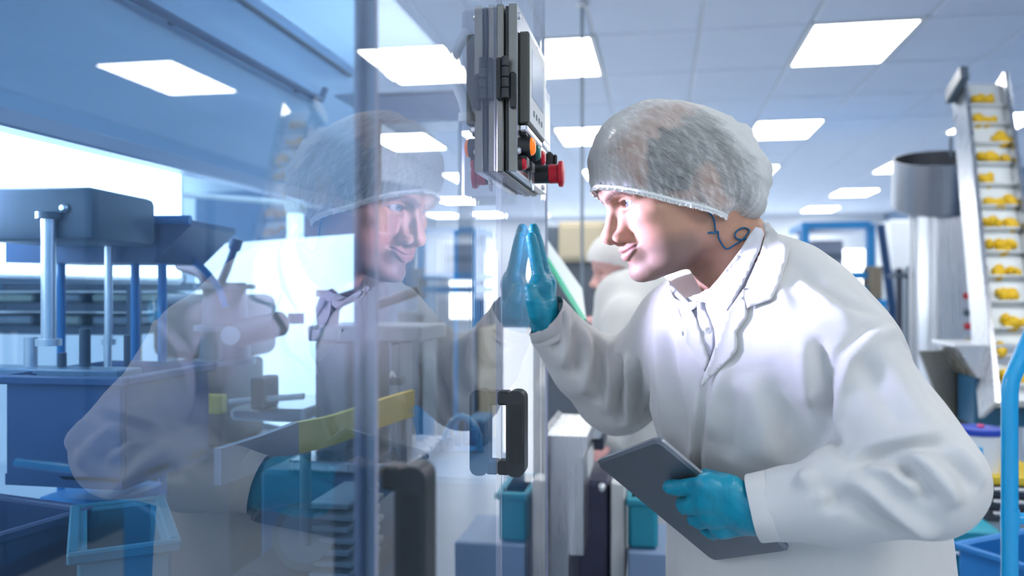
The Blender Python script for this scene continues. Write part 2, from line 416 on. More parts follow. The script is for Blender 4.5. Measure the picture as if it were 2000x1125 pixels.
# ================================================================== implicit surfaces for organic shapes
class Field:
    def __init__(s, lo, hi, h):
        s.lo = np.array(lo, np.float32); s.h = h
        s.n = np.ceil((np.array(hi)-s.lo)/h).astype(int)+1
        s.ax = [(s.lo[i]+h*np.arange(s.n[i])).astype(np.float32) for i in range(3)]
        s.v = np.full(s.n, 1.0, np.float32)
    def win(s, lo, hi):
        a = np.clip(np.floor((np.array(lo)-s.lo)/s.h).astype(int), 0, s.n); b = np.clip(np.ceil((np.array(hi)-s.lo)/s.h).astype(int)+1, 0, s.n)
        sl = tuple(slice(a[i], max(b[i], a[i])) for i in range(3))
        X = s.ax[0][sl[0]][:, None, None]; Y = s.ax[1][sl[1]][None, :, None]; Z = s.ax[2][sl[2]][None, None, :]
        return sl, X, Y, Z
    def mix(s, sl, d, k, sub):
        a = s.v[sl]
        if a.size == 0: return
        if sub: d = -d
        if k <= 0: s.v[sl] = np.maximum(a, d) if sub else np.minimum(a, d); return
        if sub:
            h = np.clip(.5-.5*(d-a)/k, 0, 1); s.v[sl] = d*(1-h)+a*h + k*h*(1-h)
        else:
            h = np.clip(.5+.5*(d-a)/k, 0, 1); s.v[sl] = d*(1-h)+a*h - k*h*(1-h)
    def ell(s, c, r, k=.01, sub=False, rot=None):
        c = np.array(c, np.float32); r = np.array(r, np.float32); m = r.max()+k*1.2+s.h*3
        sl, X, Y, Z = s.win(c-m, c+m); x, y, z = X-c[0], Y-c[1], Z-c[2]
        if rot is not None:
            q = np.array(rot, np.float32)      # rows: local axes
            x, y, z = (q[0, 0]*x+q[0, 1]*y+q[0, 2]*z, q[1, 0]*x+q[1, 1]*y+q[1, 2]*z, q[2, 0]*x+q[2, 1]*y+q[2, 2]*z)
        k0 = np.sqrt((x/r[0])**2+(y/r[1])**2+(z/r[2])**2)+1e-9; k1 = np.sqrt((x/r[0]**2)**2+(y/r[1]**2)**2+(z/r[2]**2)**2)+1e-9
        s.mix(sl, (k0*(k0-1)/k1).astype(np.float32), k, sub)
    def cone(s, a, b, ra, rb=None, k=.01, sub=False, flat=None):
        a = np.array(a, np.float32); b = np.array(b, np.float32); rb = ra if rb is None else rb; m = max(ra, rb)*(1 if flat is None else max(1, 1/flat[1]))+k*1.2+s.h*3
        sl, X, Y, Z = s.win(np.minimum(a, b)-m, np.maximum(a, b)+m)
        ba = b-a; L2 = float(ba@ba)+1e-12
        x, y, z = X-a[0], Y-a[1], Z-a[2]
        t = np.clip((x*ba[0]+y*ba[1]+z*ba[2])/L2, 0, 1)
        x, y, z = x-t*ba[0], y-t*ba[1], z-t*ba[2]
        q = x*x+y*y+z*z
        if flat is not None:
            n = np.array(flat[0], np.float32); n = n/np.linalg.norm(n); dn = x*n[0]+y*n[1]+z*n[2]; q = q+dn*dn*(flat[1]**2-1)
        s.mix(sl, (np.sqrt(q)-(ra+(rb-ra)*t)).astype(np.float32), k, sub)
    def chain(s, pts, rs, k=.006, kk=None, sub=False, flat=None):
        pts = [np.array(p, np.float32) for p in pts]; m = max(rs)+k*1.2+s.h*3; A = np.array(pts)
        sl, X, Y, Z = s.win(A.min(0)-m, A.max(0)+m); best = None
        for i in range(len(pts)-1):
            a, ba = pts[i], pts[i+1]-pts[i]; L2 = float(ba@ba)+1e-12
            x, y, z = X-a[0], Y-a[1], Z-a[2]; t = np.clip((x*ba[0]+y*ba[1]+z*ba[2])/L2, 0, 1)
            d = np.sqrt((x-t*ba[0])**2+(y-t*ba[1])**2+(z-t*ba[2])**2)-(rs[i]+(rs[i+1]-rs[i])*t); best = d if best is None else np.minimum(best, d)
        s.mix(sl, best.astype(np.float32), k, sub)
    def plane(s, p, n, k=0.0, near=None, rad=None):
        """cut away the side n points to (optionally only within rad of near)"""
        n = np.array(n, float); n = n/np.linalg.norm(n); p = np.array(p, float)
        if near is None: sl, X, Y, Z = s.win(s.lo, s.lo+s.h*s.n)
        else: sl, X, Y, Z = s.win(np.array(near)-rad, np.array(near)+rad)
        d = ((X-p[0])*n[0]+(Y-p[1])*n[1]+(Z-p[2])*n[2]).astype(np.float32)
        if near is not None:
            d = np.minimum(d, rad-np.sqrt((X-near[0])**2+(Y-near[1])**2+(Z-near[2])**2).astype(np.float32))
        s.mix(sl, -d, k, True)
    def value(s, p):
        """trilinear sample at points (n,3)"""
        g = (np.asarray(p)-s.lo)/s.h; i = np.clip(np.floor(g).astype(int), 0, s.n-2); f = g-i; out = 0
        for dx in (0, 1):
            for dy in (0, 1):
                for dz in (0, 1):
                    wgt = (f[:, 0] if dx else 1-f[:, 0])*(f[:, 1] if dy else 1-f[:, 1])*(f[:, 2] if dz else 1-f[:, 2])
                    out = out+wgt*s.v[i[:, 0]+dx, i[:, 1]+dy, i[:, 2]+dz]
        return out
    def mesh(s):
        """naive surface nets"""
        v = s.v; neg = v < 0
        cnt = np.zeros(np.array(v.shape)-1, np.uint8)
        for dx in (0, 1):
            for dy in (0, 1):
                for dz in (0, 1):
                    cnt += neg[dx:neg.shape[0]-1+dx, dy:neg.shape[1]-1+dy, dz:neg.shape[2]-1+dz]
        mixed = (cnt > 0) & (cnt < 8)
        ci = np.argwhere(mixed); idx = np.full(mixed.shape, -1, np.int32); idx[mixed] = np.arange(len(ci))
        acc = np.zeros((len(ci), 3), np.float32); num = np.zeros(len(ci), np.float32)
        corners = [(x, y, z) for x in (0, 1) for y in (0, 1) for z in (0, 1)]
        cv = {c: v[ci[:, 0]+c[0], ci[:, 1]+c[1], ci[:, 2]+c[2]] for c in corners}
        for c in corners:
            for axn in range(3):
                if c[axn]: continue
                e = list(c); e[axn] = 1; e = tuple(e)
                a, b = cv[c], cv[e]; m = (a < 0) != (b < 0)
                t = a[m]/(a[m]-b[m]); p = np.tile(np.array(c, np.float32), (m.sum(), 1)); p[:, axn] = t
                acc[m] += p; num[m] += 1
        pos = s.lo+s.h*(ci+acc/num[:, None])
        quads = []
        for axn in range(3):
            o1, o2 = [(1, 2), (2, 0), (0, 1)][axn]
            sh = [slice(None)]*3; a = [slice(1, -1)]*3; a[axn] = slice(0, -1); b = [slice(1, -1)]*3; b[axn] = slice(1, None)
            A = neg[tuple(a)]; B = neg[tuple(b)]
            e = np.argwhere(A != B); flip = A[A != B]
            e = e+np.array([0 if i == axn else 1 for i in range(3)])
            def cell(d1, d2):
                q = e.copy(); q[:, o1] -= d1; q[:, o2] -= d2; return idx[q[:, 0], q[:, 1], q[:, 2]]
            q = np.stack([cell(1, 1), cell(0, 1), cell(0, 0), cell(1, 0)], 1)
            q[~flip] = q[~flip][:, ::-1]
            quads.append(q)
        q = np.concatenate(quads); q = q[(q >= 0).all(1)]
        return pos.astype(np.float64), q

def normals(v, q):
    n = np.cross(v[q[:, 2]]-v[q[:, 0]], v[q[:, 3]]-v[q[:, 1]]); out = np.zeros_like(v)
    for i in range(4): np.add.at(out, q[:, i], n)
    return out/(np.linalg.norm(out, axis=1, keepdims=True)+1e-12)
def smooth(v, q, it=1, lam=.5):
    e = np.concatenate([q[:, [0, 1]], q[:, [1, 2]], q[:, [2, 3]], q[:, [3, 0]]]); deg = np.bincount(e.ravel(), minlength=len(v))[:, None]+1e-9
    for _ in range(it):
        a = np.zeros_like(v); np.add.at(a, e[:, 0], v[e[:, 1]]); np.add.at(a, e[:, 1], v[e[:, 0]]); v = v+lam*(a/deg-v)
    return v
def drop(v, q, kill):
    """remove vertices flagged in kill and their faces"""
    q = q[~kill[q].any(1)]; used = np.zeros(len(v), bool); used[q.ravel()] = True
    mp = np.cumsum(used)-1; return v[used], mp[q], used
def np_mesh(name, v, q, mat, parent=None, colors=None):
    me = bpy.data.meshes.new(name); off = base(parent); v = v-np.array(off)
    me.vertices.add(len(v)); me.vertices.foreach_set('co', v.astype(np.float32).ravel())
    k = q.shape[1]; me.loops.add(q.size); me.loops.foreach_set('vertex_index', q.astype(np.int32).ravel())
    me.polygons.add(len(q)); me.polygons.foreach_set('loop_start', np.arange(0, q.size, k, dtype=np.int32)); 
    me.update(calc_edges=True)
    me.polygons.foreach_set('use_smooth', np.ones(len(q), bool))
    if colors is not None:
        ca = me.color_attributes.new('skin', 'FLOAT_COLOR', 'POINT'); ca.data.foreach_set('color', np.concatenate([colors, np.ones((len(v), 1))], 1).astype(np.float32).ravel())
    me.update()
    return link(name, me, mat, parent)
def fbm(v, scale, seed=0.0, oct=2):
    """smooth noise in -1..1 at points"""
    return np.array([noise.fractal((p[0]*scale+seed, p[1]*scale+seed*.7, p[2]*scale-seed), 1.0, 2.0, oct) for p in v])
def sines(v, freqs, seed=0):
    r = np.random.RandomState(seed); out = 0
    for f, a in freqs:
        d = r.normal(size=3); d /= np.linalg.norm(d); out = out+a*np.sin(v@d*f+r.rand()*6.3)
    return out
def poly_dist(v, pts):
    """distance of each vertex to a polyline and the position along it (0..1)"""
    pts = np.array(pts); L = np.linalg.norm(np.diff(pts, axis=0), axis=1); cum = np.concatenate([[0], np.cumsum(L)])
    best = np.full(len(v), 1e9); par = np.zeros(len(v))
    for i in range(len(L)):
        ba = pts[i+1]-pts[i]; t = np.clip((v-pts[i])@ba/(ba@ba+1e-12), 0, 1); d = np.linalg.norm(v-pts[i]-t[:, None]*ba, axis=1)
        m = d < best; best[m] = d[m]; par[m] = (cum[i]+t[m]*L[i])/cum[-1]
    return best, par
def bez(pts, n=24):
    """Catmull-Rom through pts"""
    p = [Vector(a) for a in pts]; p = [p[0]*2-p[1]]+p+[p[-1]*2-p[-2]]; out = []
    for i in range(1, len(p)-2):
        for j in range(n):
            t = j/n; out.append(.5*((2*p[i])+(p[i+1]-p[i-1])*t+(2*p[i-1]-5*p[i]+4*p[i+1]-p[i+2])*t*t+(3*p[i]-p[i-1]-3*p[i+1]+p[i+2])*t**3))
    out.append(p[-2]); return out
# ================================================================== the man at the guard
def skin_mat(name):
    m, nt, b = new_mat(name); L = nt.links.new
    at = N(nt, 'ShaderNodeVertexColor'); at.layer_name = 'skin'
    nz = N(nt, 'ShaderNodeTexNoise', Scale=60.0, Detail=4.0); L(coords(nt), nz.inputs['Vector'])
    mr = N(nt, 'ShaderNodeMapRange'); mr.inputs[3].default_value = .88; mr.inputs[4].default_value = 1.12; L(nz.outputs['Fac'], mr.inputs[0])
    mx = N(nt, 'ShaderNodeVectorMath', operation='MULTIPLY'); L(at.outputs[0], mx.inputs[0]); L(mr.outputs[0], mx.inputs[1]); L(mx.outputs[0], b.inputs['Base Color'])
    b.inputs['Roughness'].default_value = .55; b.inputs['Specular IOR Level'].default_value = .35; b.inputs['Subsurface Weight'].default_value = .18
    b.inputs['Subsurface Radius'].default_value = (.009, .0035, .002); b.inputs['Subsurface Scale'].default_value = .7
    n2 = N(nt, 'ShaderNodeTexNoise', Scale=420.0, Detail=2.0); L(coords(nt), n2.inputs['Vector'])
    bp = N(nt, 'ShaderNodeBump', Strength=.12, Distance=.001); L(n2.outputs['Fac'], bp.inputs['Height']); L(bp.outputs[0], b.inputs['Normal'])
    return m
def cloth_mat(name, col):
    m, nt, b = new_mat(name); L = nt.links.new
    nz = N(nt, 'ShaderNodeTexNoise', Scale=9.0, Detail=4.0); L(coords(nt), nz.inputs['Vector'])
    mx = N(nt, 'ShaderNodeMix', data_type='RGBA'); mx.inputs[6].default_value = tuple(c*.96 for c in col)+(1,); mx.inputs[7].default_value = tuple(min(1, c*1.03) for c in col)+(1,)
    L(nz.outputs['Fac'], mx.inputs[0]); L(mx.outputs[2], b.inputs['Base Color'])
    b.inputs['Roughness'].default_value = .85; b.inputs['Specular IOR Level'].default_value = .2; b.inputs['Sheen Weight'].default_value = .15
    n2 = N(nt, 'ShaderNodeTexNoise', Scale=24.0, Detail=5.0); L(coords(nt), n2.inputs['Vector'])
    n3 = N(nt, 'ShaderNodeTexWave', Scale=400.0); n3.bands_direction = 'DIAGONAL'; L(coords(nt), n3.inputs['Vector'])
    ad = N(nt, 'ShaderNodeMath', operation='MULTIPLY_ADD'); ad.inputs[1].default_value = .02; L(n3.outputs['Fac'], ad.inputs[0]); L(n2.outputs['Fac'], ad.inputs[2])
    bp = N(nt, 'ShaderNodeBump', Strength=.35, Distance=.004); L(ad.outputs[0], bp.inputs['Height']); L(bp.outputs[0], b.inputs['Normal'])
    return m
def glove_mat(name):
    m, nt, b = new_mat(name); L = nt.links.new
    nz = N(nt, 'ShaderNodeTexNoise', Scale=26.0, Detail=3.0); L(coords(nt), nz.inputs['Vector'])
    mx = N(nt, 'ShaderNodeMix', data_type='RGBA'); mx.inputs[6].default_value = (.001, .20, .36, 1); mx.inputs[7].default_value = (.003, .36, .48, 1)
    L(nz.outputs['Fac'], mx.inputs[0]); L(mx.outputs[2], b.inputs['Base Color'])
    b.inputs['Roughness'].default_value = .38; b.inputs['Specular IOR Level'].default_value = .5
    n2 = N(nt, 'ShaderNodeTexNoise', Scale=95.0, Detail=4.0); L(coords(nt, (1, 1, .45)), n2.inputs['Vector'])
    n3 = N(nt, 'ShaderNodeTexNoise', Scale=900.0); L(coords(nt), n3.inputs['Vector'])
    ad = N(nt, 'ShaderNodeMath', operation='MULTIPLY_ADD'); ad.inputs[1].default_value = .12; L(n3.outputs['Fac'], ad.inputs[0]); L(n2.outputs['Fac'], ad.inputs[2])
    bp = N(nt, 'ShaderNodeBump', Strength=.45, Distance=.0022); L(ad.outputs[0], bp.inputs['Height']); L(bp.outputs[0], b.inputs['Normal'])
    return m
def net_mat(name, lo, hi, rot=(0, 0, 0)):
    """thin crimped non-woven net: a veil of fine parallel fibres, denser where seen edge on"""
    m, nt, b = new_mat(name); L = nt.links.new; out = nt.nodes['Material Output']; nt.nodes.remove(b)
    df = N(nt, 'ShaderNodeBsdfDiffuse'); df.inputs[0].default_value = (.88, .91, .90, 1)
    tl = N(nt, 'ShaderNodeBsdfTranslucent'); tl.inputs[0].default_value = (.88, .91, .90, 1)
    m0 = N(nt, 'ShaderNodeMixShader'); m0.inputs[0].default_value = .30; L(df.outputs[0], m0.inputs[1]); L(tl.outputs[0], m0.inputs[2])
    tr = N(nt, 'ShaderNodeBsdfTransparent')
    tc = N(nt, 'ShaderNodeTexCoord')
    def fib(sc_, r_, det):
        vr = N(nt, 'ShaderNodeMapping'); vr.vector_type = 'TEXTURE'; vr.inputs['Rotation'].default_value = r_
        vs_ = N(nt, 'ShaderNodeMapping'); vs_.inputs['Scale'].default_value = sc_
        L(tc.outputs['Object'], vr.inputs['Vector']); L(vr.outputs[0], vs_.inputs['Vector'])
        n1 = N(nt, 'ShaderNodeTexNoise', Scale=1.0, Detail=det, Distortion=.6); L(vs_.outputs[0], n1.inputs['Vector']); return n1.outputs['Fac']
    a = fib((110, 160, 900), (0, R(38), 0), 3.0); c_ = fib((22, 50, 170), (0, R(34), 0), 3.0)
    mu = N(nt, 'ShaderNodeMath', operation='MULTIPLY'); L(a, mu.inputs[0]); L(c_, mu.inputs[1])
    mr = N(nt, 'ShaderNodeMapRange'); mr.inputs[1].default_value = .14; mr.inputs[2].default_value = .42; mr.inputs[3].default_value = lo; mr.inputs[4].default_value = hi
    L(mu.outputs[0], mr.inputs[0])
    lw = N(nt, 'ShaderNodeLayerWeight', Blend=.30)
    mm = N(nt, 'ShaderNodeMath', operation='MULTIPLY_ADD', use_clamp=True); mm.inputs[1].default_value = .85; L(lw.outputs['Facing'], mm.inputs[0]); at = N(nt, 'ShaderNodeVertexColor'); at.layer_name = 'skin'; ad2 = N(nt, 'ShaderNodeMath', operation='ADD'); L(mr.outputs[0], ad2.inputs[0]); L(at.outputs[0], ad2.inputs[1]); L(ad2.outputs[0], mm.inputs[2])
    bp = N(nt, 'ShaderNodeBump', Strength=.5, Distance=.003); L(c_, bp.inputs['Height']); L(bp.outputs[0], df.inputs['Normal'])
    mx = N(nt, 'ShaderNodeMixShader'); L(mm.outputs[0], mx.inputs[0]); L(tr.outputs[0], mx.inputs[1]); L(m0.outputs[0], mx.inputs[2])
    L(mx.outputs[0], out.inputs['Surface'])
    return m
M['skin'] = skin_mat('skin'); M['coat'] = cloth_mat('white lab coat cloth', (.64, .645, .64)); M['shirt'] = cloth_mat('white shirt cloth', (.68, .69, .76))
M['glove'] = glove_mat('blue nitrile glove'); M['net'] = net_mat('hairnet', .20, .52); M['netband'] = pmat('hairnet elastic', (.84, .86, .84), .8, bump=.4, bscale=300)
M['hair'] = pmat('dark hair', (.045, .042, .040), .5, vary=.5, scale=8, stretch=(9, 9, 40), bump=.6, bscale=14)

def head_frame(px, py, Y, yaw, pitch, half=.072, roll=0.0):
    """origin between the ears and axes (forward, left, up) of a head whose left ear canal shows at px,py"""
    psi, pit = R(yaw), R(pitch)
    f0 = Vector((-math.cos(psi), -math.sin(psi), 0)); l = Vector((math.sin(psi), -math.cos(psi), 0)); u0 = Vector((0, 0, 1))
    F = f0*math.cos(pit)-u0*math.sin(pit); U = u0*math.cos(pit)+f0*math.sin(pit)
    if roll: q = Matrix.Rotation(R(roll), 3, F); l = q @ l; U = q @ U
    return P(px, py, Y)-l*half, F, l, U
HO, HF, HL, HU = head_frame(1366, 373, 1.19, 20, 20)
HM = np.array([HF, HL, HU])          # rows
def to_world(p): return np.asarray(p) @ HM + np.array(HO)
def to_head(p): return (np.asarray(p)-np.array(HO)) @ HM.T

def face_surface(f, L, U):
    """front surface points (F,L,U) of a head field at given L,U"""
    L = np.atleast_1d(L); U = np.atleast_1d(U); fs = np.arange(.148, .03, -.0005); out = []
    for l, u in zip(L, U):
        val = f.value(np.stack([fs, np.full_like(fs, l), np.full_like(fs, u)], 1)); k = int(np.argmax(val < 0)); out.append((fs[k], l, u))
    return np.array(out)
def head_field(h, neck=True):
    f = Field((-.16, -.105, -.275), (.15, .105, .15), h)
    S = (1, -1)
    f.ell((.000, 0, .048), (.110, .080, .092), .01)
    f.ell((-.042, 0, .005), (.066, .066, .066), .03)
    f.ell((.062, 0, .050), (.049, .064, .050), .02)
    f.ell((.042, 0, -.025), (.058, .059, .070), .02)
    if neck:
        f.cone((-.022, 0, -.045), (-.095, 0, -.215), .064, .068, .02, flat=((0, 1, 0), 1.06))
        f.ell((-.115, 0, -.265), (.11, .12, .06), .05)
    for s in S:
        f.cone((.100, s*.012, .034), (.080, s*.048, .031), .0125, .0095, .012)
        f.ell((.070, s*.046, -.006), (.026, .021, .018), .018)
        f.cone((.062, s*.058, -.004), (.008, s*.069, -.002), .009, .008, .012)
        f.ell((.067, s*.036, -.030), (.027, .023, .024), .018)
        f.ell((.030, s*.054, -.040), (.028, .017, .036), .02)
        f.ell((.047, s*.041, -.056), (.034, .020, .034), .024); f.ell((.040, s*.050, -.026), (.036, .019, .040), .024)
        f.cone((.012, s*.050, -.060), (.084, s*.020, -.086), .018, .0145, .018)
        if neck: f.cone((-.02, s*.058, -.04), (-.020, s*.030, -.19), .014, .014, .035)
    f.ell((.045, 0, -.075), (.050, .042, .026), .02)
    f.ell((.0965, 0, -.085), (.0175, .024, .0155), .014)
    f.ell((.0875, 0, -.050), (.0280, .0290, .027), .012)
    # eye hollows, lids
    for s in S:
        f.ell((.108, s*.033, .018), (.017, .019, .0115), .010, True)
        f.ell((.0820, s*.0325, .018), (.0152, .0170, .0142), .004)
        f.cone((.098, s*.022, .0255), (.0895, s*.046, .0225), .0028, .0022, .004)      # upper lid fold
        f.cone((.0985, s*.023, .0115), (.090, s*.043, .0105), .0022, .0018, .006)     # lower lid
        f.ell((.0900, s*.0325, .0178), (.030, .0152, .0058), .0016, True)
    # nose
    f.cone((.102, 0, .022), (.1215, 0, -.012), .0085, .0092, .010)
    f.ell((.1250, 0, -.0195), (.0128, .0126, .0120), .006)
    for s in S:
        f.cone((.094, s*.011, .004), (.106, s*.0115, -.018), .0065, .0075, .012)
        f.ell((.1100, s*.0145, -.0250), (.0150, .0085, .0098), .004)
    f.cone((.126, 0, -.0275), (.112, 0, -.0355), .0048, .005, .004)
    for s in S: f.ell((.1155, s*.0085, -.0335), (.0085, .0042, .0060), .003, True)
    # mouth: slight smile, laid along the surface
    for s in S: f.ell((.0760, s*.0365, -.0440), (.0100, .0095, .0120), .010)
    f.cone((.1225, 0, -.0350), (.1215, 0, -.0415), .0022, .0022, .003, True)
    f.ell((.1195, 0, -.0685), (.0080, .018, .0050), .008, True)
    def on(L, U): return face_surface(f, L, U)
    la = np.linspace(-.0275, .0275, 17); mu_ = -.0512+.0062*(np.abs(la)/.0275)**2
    mouth = on(la, mu_); fade = 1-(np.abs(la)/.0285)**2
    up_ = on(la*.92, mu_+.0046*fade+.0004); lo_ = on(la*.86, mu_-.0058*fade-.0004)
    for q0, q1, a, b in zip(up_[:-1], up_[1:], fade[:-1], fade[1:]): f.cone(q0-np.array((.0028, 0, 0)), q1-np.array((.0028, 0, 0)), .0024+.0010*a, .0024+.0010*b, .004)
    for q0, q1, a, b in zip(lo_[:-1], lo_[1:], fade[:-1], fade[1:]): f.cone(q0-np.array((.0028, 0, 0)), q1-np.array((.0028, 0, 0)), .0024+.0016*a, .0024+.0016*b, .004)
    mouth = on(la, mu_)
    f.chain([p+np.array((.0006, 0, 0)) for p in mouth], [.0022]*17, .0016, sub=True)
    for s in S:
        cr = on(np.array([s*.0275, s*.0292]), np.array([-.0450, -.0440])); f.chain(cr, [.0018, .0012], .002, sub=True)
        nl = on(np.array([s*.0200, s*.0260, s*.0320]), np.array([-.0210, -.0290, -.0400])); f.chain(nl+np.array((.0006, 0, 0)), [.0016, .0018, .0016], .007, sub=True)
    head_field.lips = (up_, lo_)
    for s in S: f.ell((.052, s*.088, .040), (.034, .014, .032), .02, True)
    # ears
    for s in S:
        e1 = np.array([math.cos(.45), s*-math.sin(.45)*-1, 0]);
        out = np.array([-math.sin(.42), s*math.cos(.42), 0]); out /= np.linalg.norm(out)
        fw = np.array([out[1]*s, -out[0]*s, 0]); fw = fw if fw[0] > 0 else -fw
        C = np.array([-.012, s*.0785, .004]); up = np.array([-.16, 0, .987]); up /= np.linalg.norm(up)
        rot = [fw, out, up]
        f.ell(C, (.0165, .0050, .0300), .004, rot=rot)
        f.ell(C+out*.0050+fw*.003-up*.001, (.0105, .0050, .0190), .003, True, rot=rot)
        pts = []
        for a in np.linspace(-35, 235, 15):
            ar = math.radians(a); pts.append(C+fw*(-.0165*math.sin(ar*.5+.8) if False else .0165*math.cos(ar))*-1*(-1)+up*(.0300*math.sin(ar))*(1 if math.sin(ar) > 0 else .75)+out*.004)
        f.chain(pts, [.0028]*15, .003)
        f.chain([C+fw*(-.007)+up*.018+out*.004, C+fw*(-.0085)+out*.005, C+fw*(-.004)-up*.014+out*.004], [.0026, .003, .0026], .003)
        f.ell(C+fw*.004-up*.0275+out*.002, (.008, .0045, .0085), .005, rot=rot)
        f.ell(C+fw*.013-up*.004+out*.004, (.004, .004, .006), .003, rot=rot)
    return f

man = thing('person', 'person in white lab coat, hairnet and blue gloves peering through the guard', 'person', (.24, 1.43, 0))
f = head_field(.0014)
hv, hq = f.mesh()
hn_l = normals(hv, hq)
# skin colour: warm, pinker lips and cheeks, dark brows, shaved beard darkened further for jaw shadow
c = np.tile(np.array([[.50, .285, .20]]), (len(hv), 1))
def blend(c, wgt, col): return c*(1-wgt[:, None])+np.array(col)*wgt[:, None]
def gauss(p, r): return np.exp(-(((hv-np.array(p))/np.array(r))**2).sum(1))
for s in (1, -1):
    c = blend(c, .45*gauss((.085, s*.045, -.022), (.03, .02, .02)), (.62, .25, .22))
    d, t = poly_dist(hv, face_surface(f, np.array([.008, .020, .032, .044, .053])*s, np.array([.0300, .0345, .0375, .0350, .0270])))
    nzb = np.array([noise.noise((p[0]*900, p[1]*260, p[2]*600)) for p in hv])
    wd = .0056*(1-.5*t)
    c = blend(c, np.clip(1.4-d/wd, 0, 1)*np.clip(.75+.5*nzb, .4, .95), (.035, .025, .022))
    d, t = poly_dist(hv, [(.0985, s*.022, .0212), (.0975, s*.033, .0243), (.089, s*.046, .0205)])
    c = blend(c, np.clip(1-d/.0016, 0, 1)*.85, (.06, .03, .028))
    for pl in head_field.lips:
        d, t = poly_dist(hv, pl); c = blend(c, np.clip(1.4-d/.0045, 0, 1)*.6, (.27, .10, .10))
c = blend(c, .5*gauss((.13, 0, -.02), (.018, .016, .014)), (.60, .27, .22))
beard = np.clip((-.036-hv[:, 2]-.22*np.clip(.06-hv[:, 0], 0, .1))/.02, 0, 1)*np.clip((hv[:, 0]-.005)/.03, 0, 1)*np.clip((hv[:, 2]+.125)/.02, 0, 1)
lipk = np.exp(-((hv-np.array((.112, 0, -.051)))/np.array((.02, .024, .010)))[:, 0:3].__pow__(2).sum(1))
c = blend(c, .72*beard*(1-lipk), (.20, .145, .125))
body = np_mesh('body', to_world(hv), hq, M['skin'], man, c)
# eyes
def eye_mat(fwd):
    m, nt, b = new_mat('eye'); L = nt.links.new
    tc = N(nt, 'ShaderNodeTexCoord'); sb = N(nt, 'ShaderNodeVectorMath', operation='NORMALIZE'); L(tc.outputs['Object'], sb.inputs[0])
    dt = N(nt, 'ShaderNodeVectorMath', operation='DOT_PRODUCT'); dt.inputs[1].default_value = fwd; L(sb.outputs[0], dt.inputs[0])
    cr = N(nt, 'ShaderNodeValToRGB'); L(dt.outputs['Value'], cr.inputs[0]); e = cr.color_ramp.elements
    e[0].position = .855; e[0].color = (.72, .68, .68, 1); e[1].position = .985; e[1].color = (.006, .006, .008, 1)
    for p_, q_ in ((.868, (.08, .10, .12, 1)), (.90, (.20, .24, .26, 1)), (.970, (.16, .19, .2, 1))): x = e.new(p_); x.color = q_
    L(cr.outputs[0], b.inputs['Base Color']); b.inputs['Roughness'].default_value = .06; b.inputs['Coat Weight'].default_value = 1.0
    return m
gaze = (HF*1.0 + HL*.10 + HU*.10).normalized(); M['eye'] = eye_mat(gaze)
for s in (1, -1):
    q = Vector(to_world((.0835, s*.0322, .0182)))
    e = MB().ball((0, 0, 0), .0126, 28).build('eye', M['eye']); e.parent = man; e.location = q-man.location
# hair under the net
g = Field((-.15, -.12, -.12), (.15, .12, .18), .0032)
g.ell((-.004, 0, .044), (.113, .0840, .091), .01); g.ell((-.045, 0, .000), (.071, .071, .070), .03)
g.ell((.135, 0, .006), (.062, .100, .062), .02, True)
for s in (1, -1):
    g.ell((.058, s*.095, -.045), (.050, .06, .062), .012, True)
    g.ell((-.012, s*.085, -.004), (.025, .030, .036), .008, True)
    g.ell((.108, s*.07, .062), (.020, .033, .026), .012, True)
g.plane((-.06, 0, -.062), (.35, 0, -1), .01)
gv, gq = g.mesh(); gn = normals(gv, gq)
dsp = np.array([noise.noise((p[0]*30+p[2]*14, p[1]*90, p[2]*50-p[0]*60)) for p in gv])
gv = gv+gn*(dsp*.0022)[:, None]
np_mesh('hair', to_world(gv), gq, M['hair'], man)
# hairnet: a puffed cap gathered on an elastic edge
nt_ = Field((-.19, -.15, -.13), (.19, .15, .20), .0036)
nt_.ell((.012, 0, .048), (.111, .090, .100), .01)
nt_.ell((.032, 0, .083), (.080, .070, .064), .02)
nt_.ell((-.060, 0, .020), (.072, .088, .088), .03)
nt_.ell((-.075, 0, -.015), (.050, .075, .050), .03)
for s in (1, -1): nt_.ell((-.01, s*.070, .0), (.045, .028, .050), .02)
PN = np.array((-.70, 0, 1.0)); PN = PN/np.linalg.norm(PN); PP = np.array((.076, 0, .0245))
def edge_shift(p): return .004*np.sin(p[:, 1]*60)
nv, nq = nt_.mesh()
nn = normals(nv, nq)
hgt = (nv-PP)@PN
ang = np.arctan2(nv[:, 1], nv[:, 0]-.01)
gather = np.exp(-np.clip(hgt, 0, 1)/.030)
rid = np.sin(ang*46+3*np.sin(ang*7))*.5+np.sin(ang*83+1.3)*.35
loose = np.array([noise.fractal((p[0]*16+p[2]*9, p[1]*22, p[2]*26-p[0]*12), 1.0, 2.0, 3) for p in nv])
back = np.clip((-.055-nv[:, 0])/.05, 0, 1)
nv = nv+nn*((rid*.0022*gather+loose*(.0028+.006*back))[:, None])
hg2 = (nv-PP)@PN
nv, nq, _ = drop(nv, nq, hg2 < 0)
hg3 = (nv-PP)@PN; an3 = np.arctan2(nv[:, 1], nv[:, 0]-.01)
dens = .62*np.clip((-.050-nv[:, 0])/.055, 0, 1)+.42*np.clip((nv[:, 0]-.080)/.03, 0, 1)+.40*np.clip((nv[:, 2]-.095)/.025, 0, 1)*np.clip((nv[:, 0]-.040)/.03, 0, 1)
crs = np.array([noise.noise((a_*9, h_*16, 3.1)) for a_, h_ in zip(an3, hg3)]); crs2 = np.array([noise.noise((a_*26+h_*40, h_*10, 7.7)) for a_, h_ in zip(an3, hg3)])
dens = dens+.38*np.clip(.10-np.abs(crs), 0, 1)/.10*np.exp(-hg3/.10)+.30*np.exp(-hg3/.018)*np.clip(.5+crs2*1.6, 0, 1)
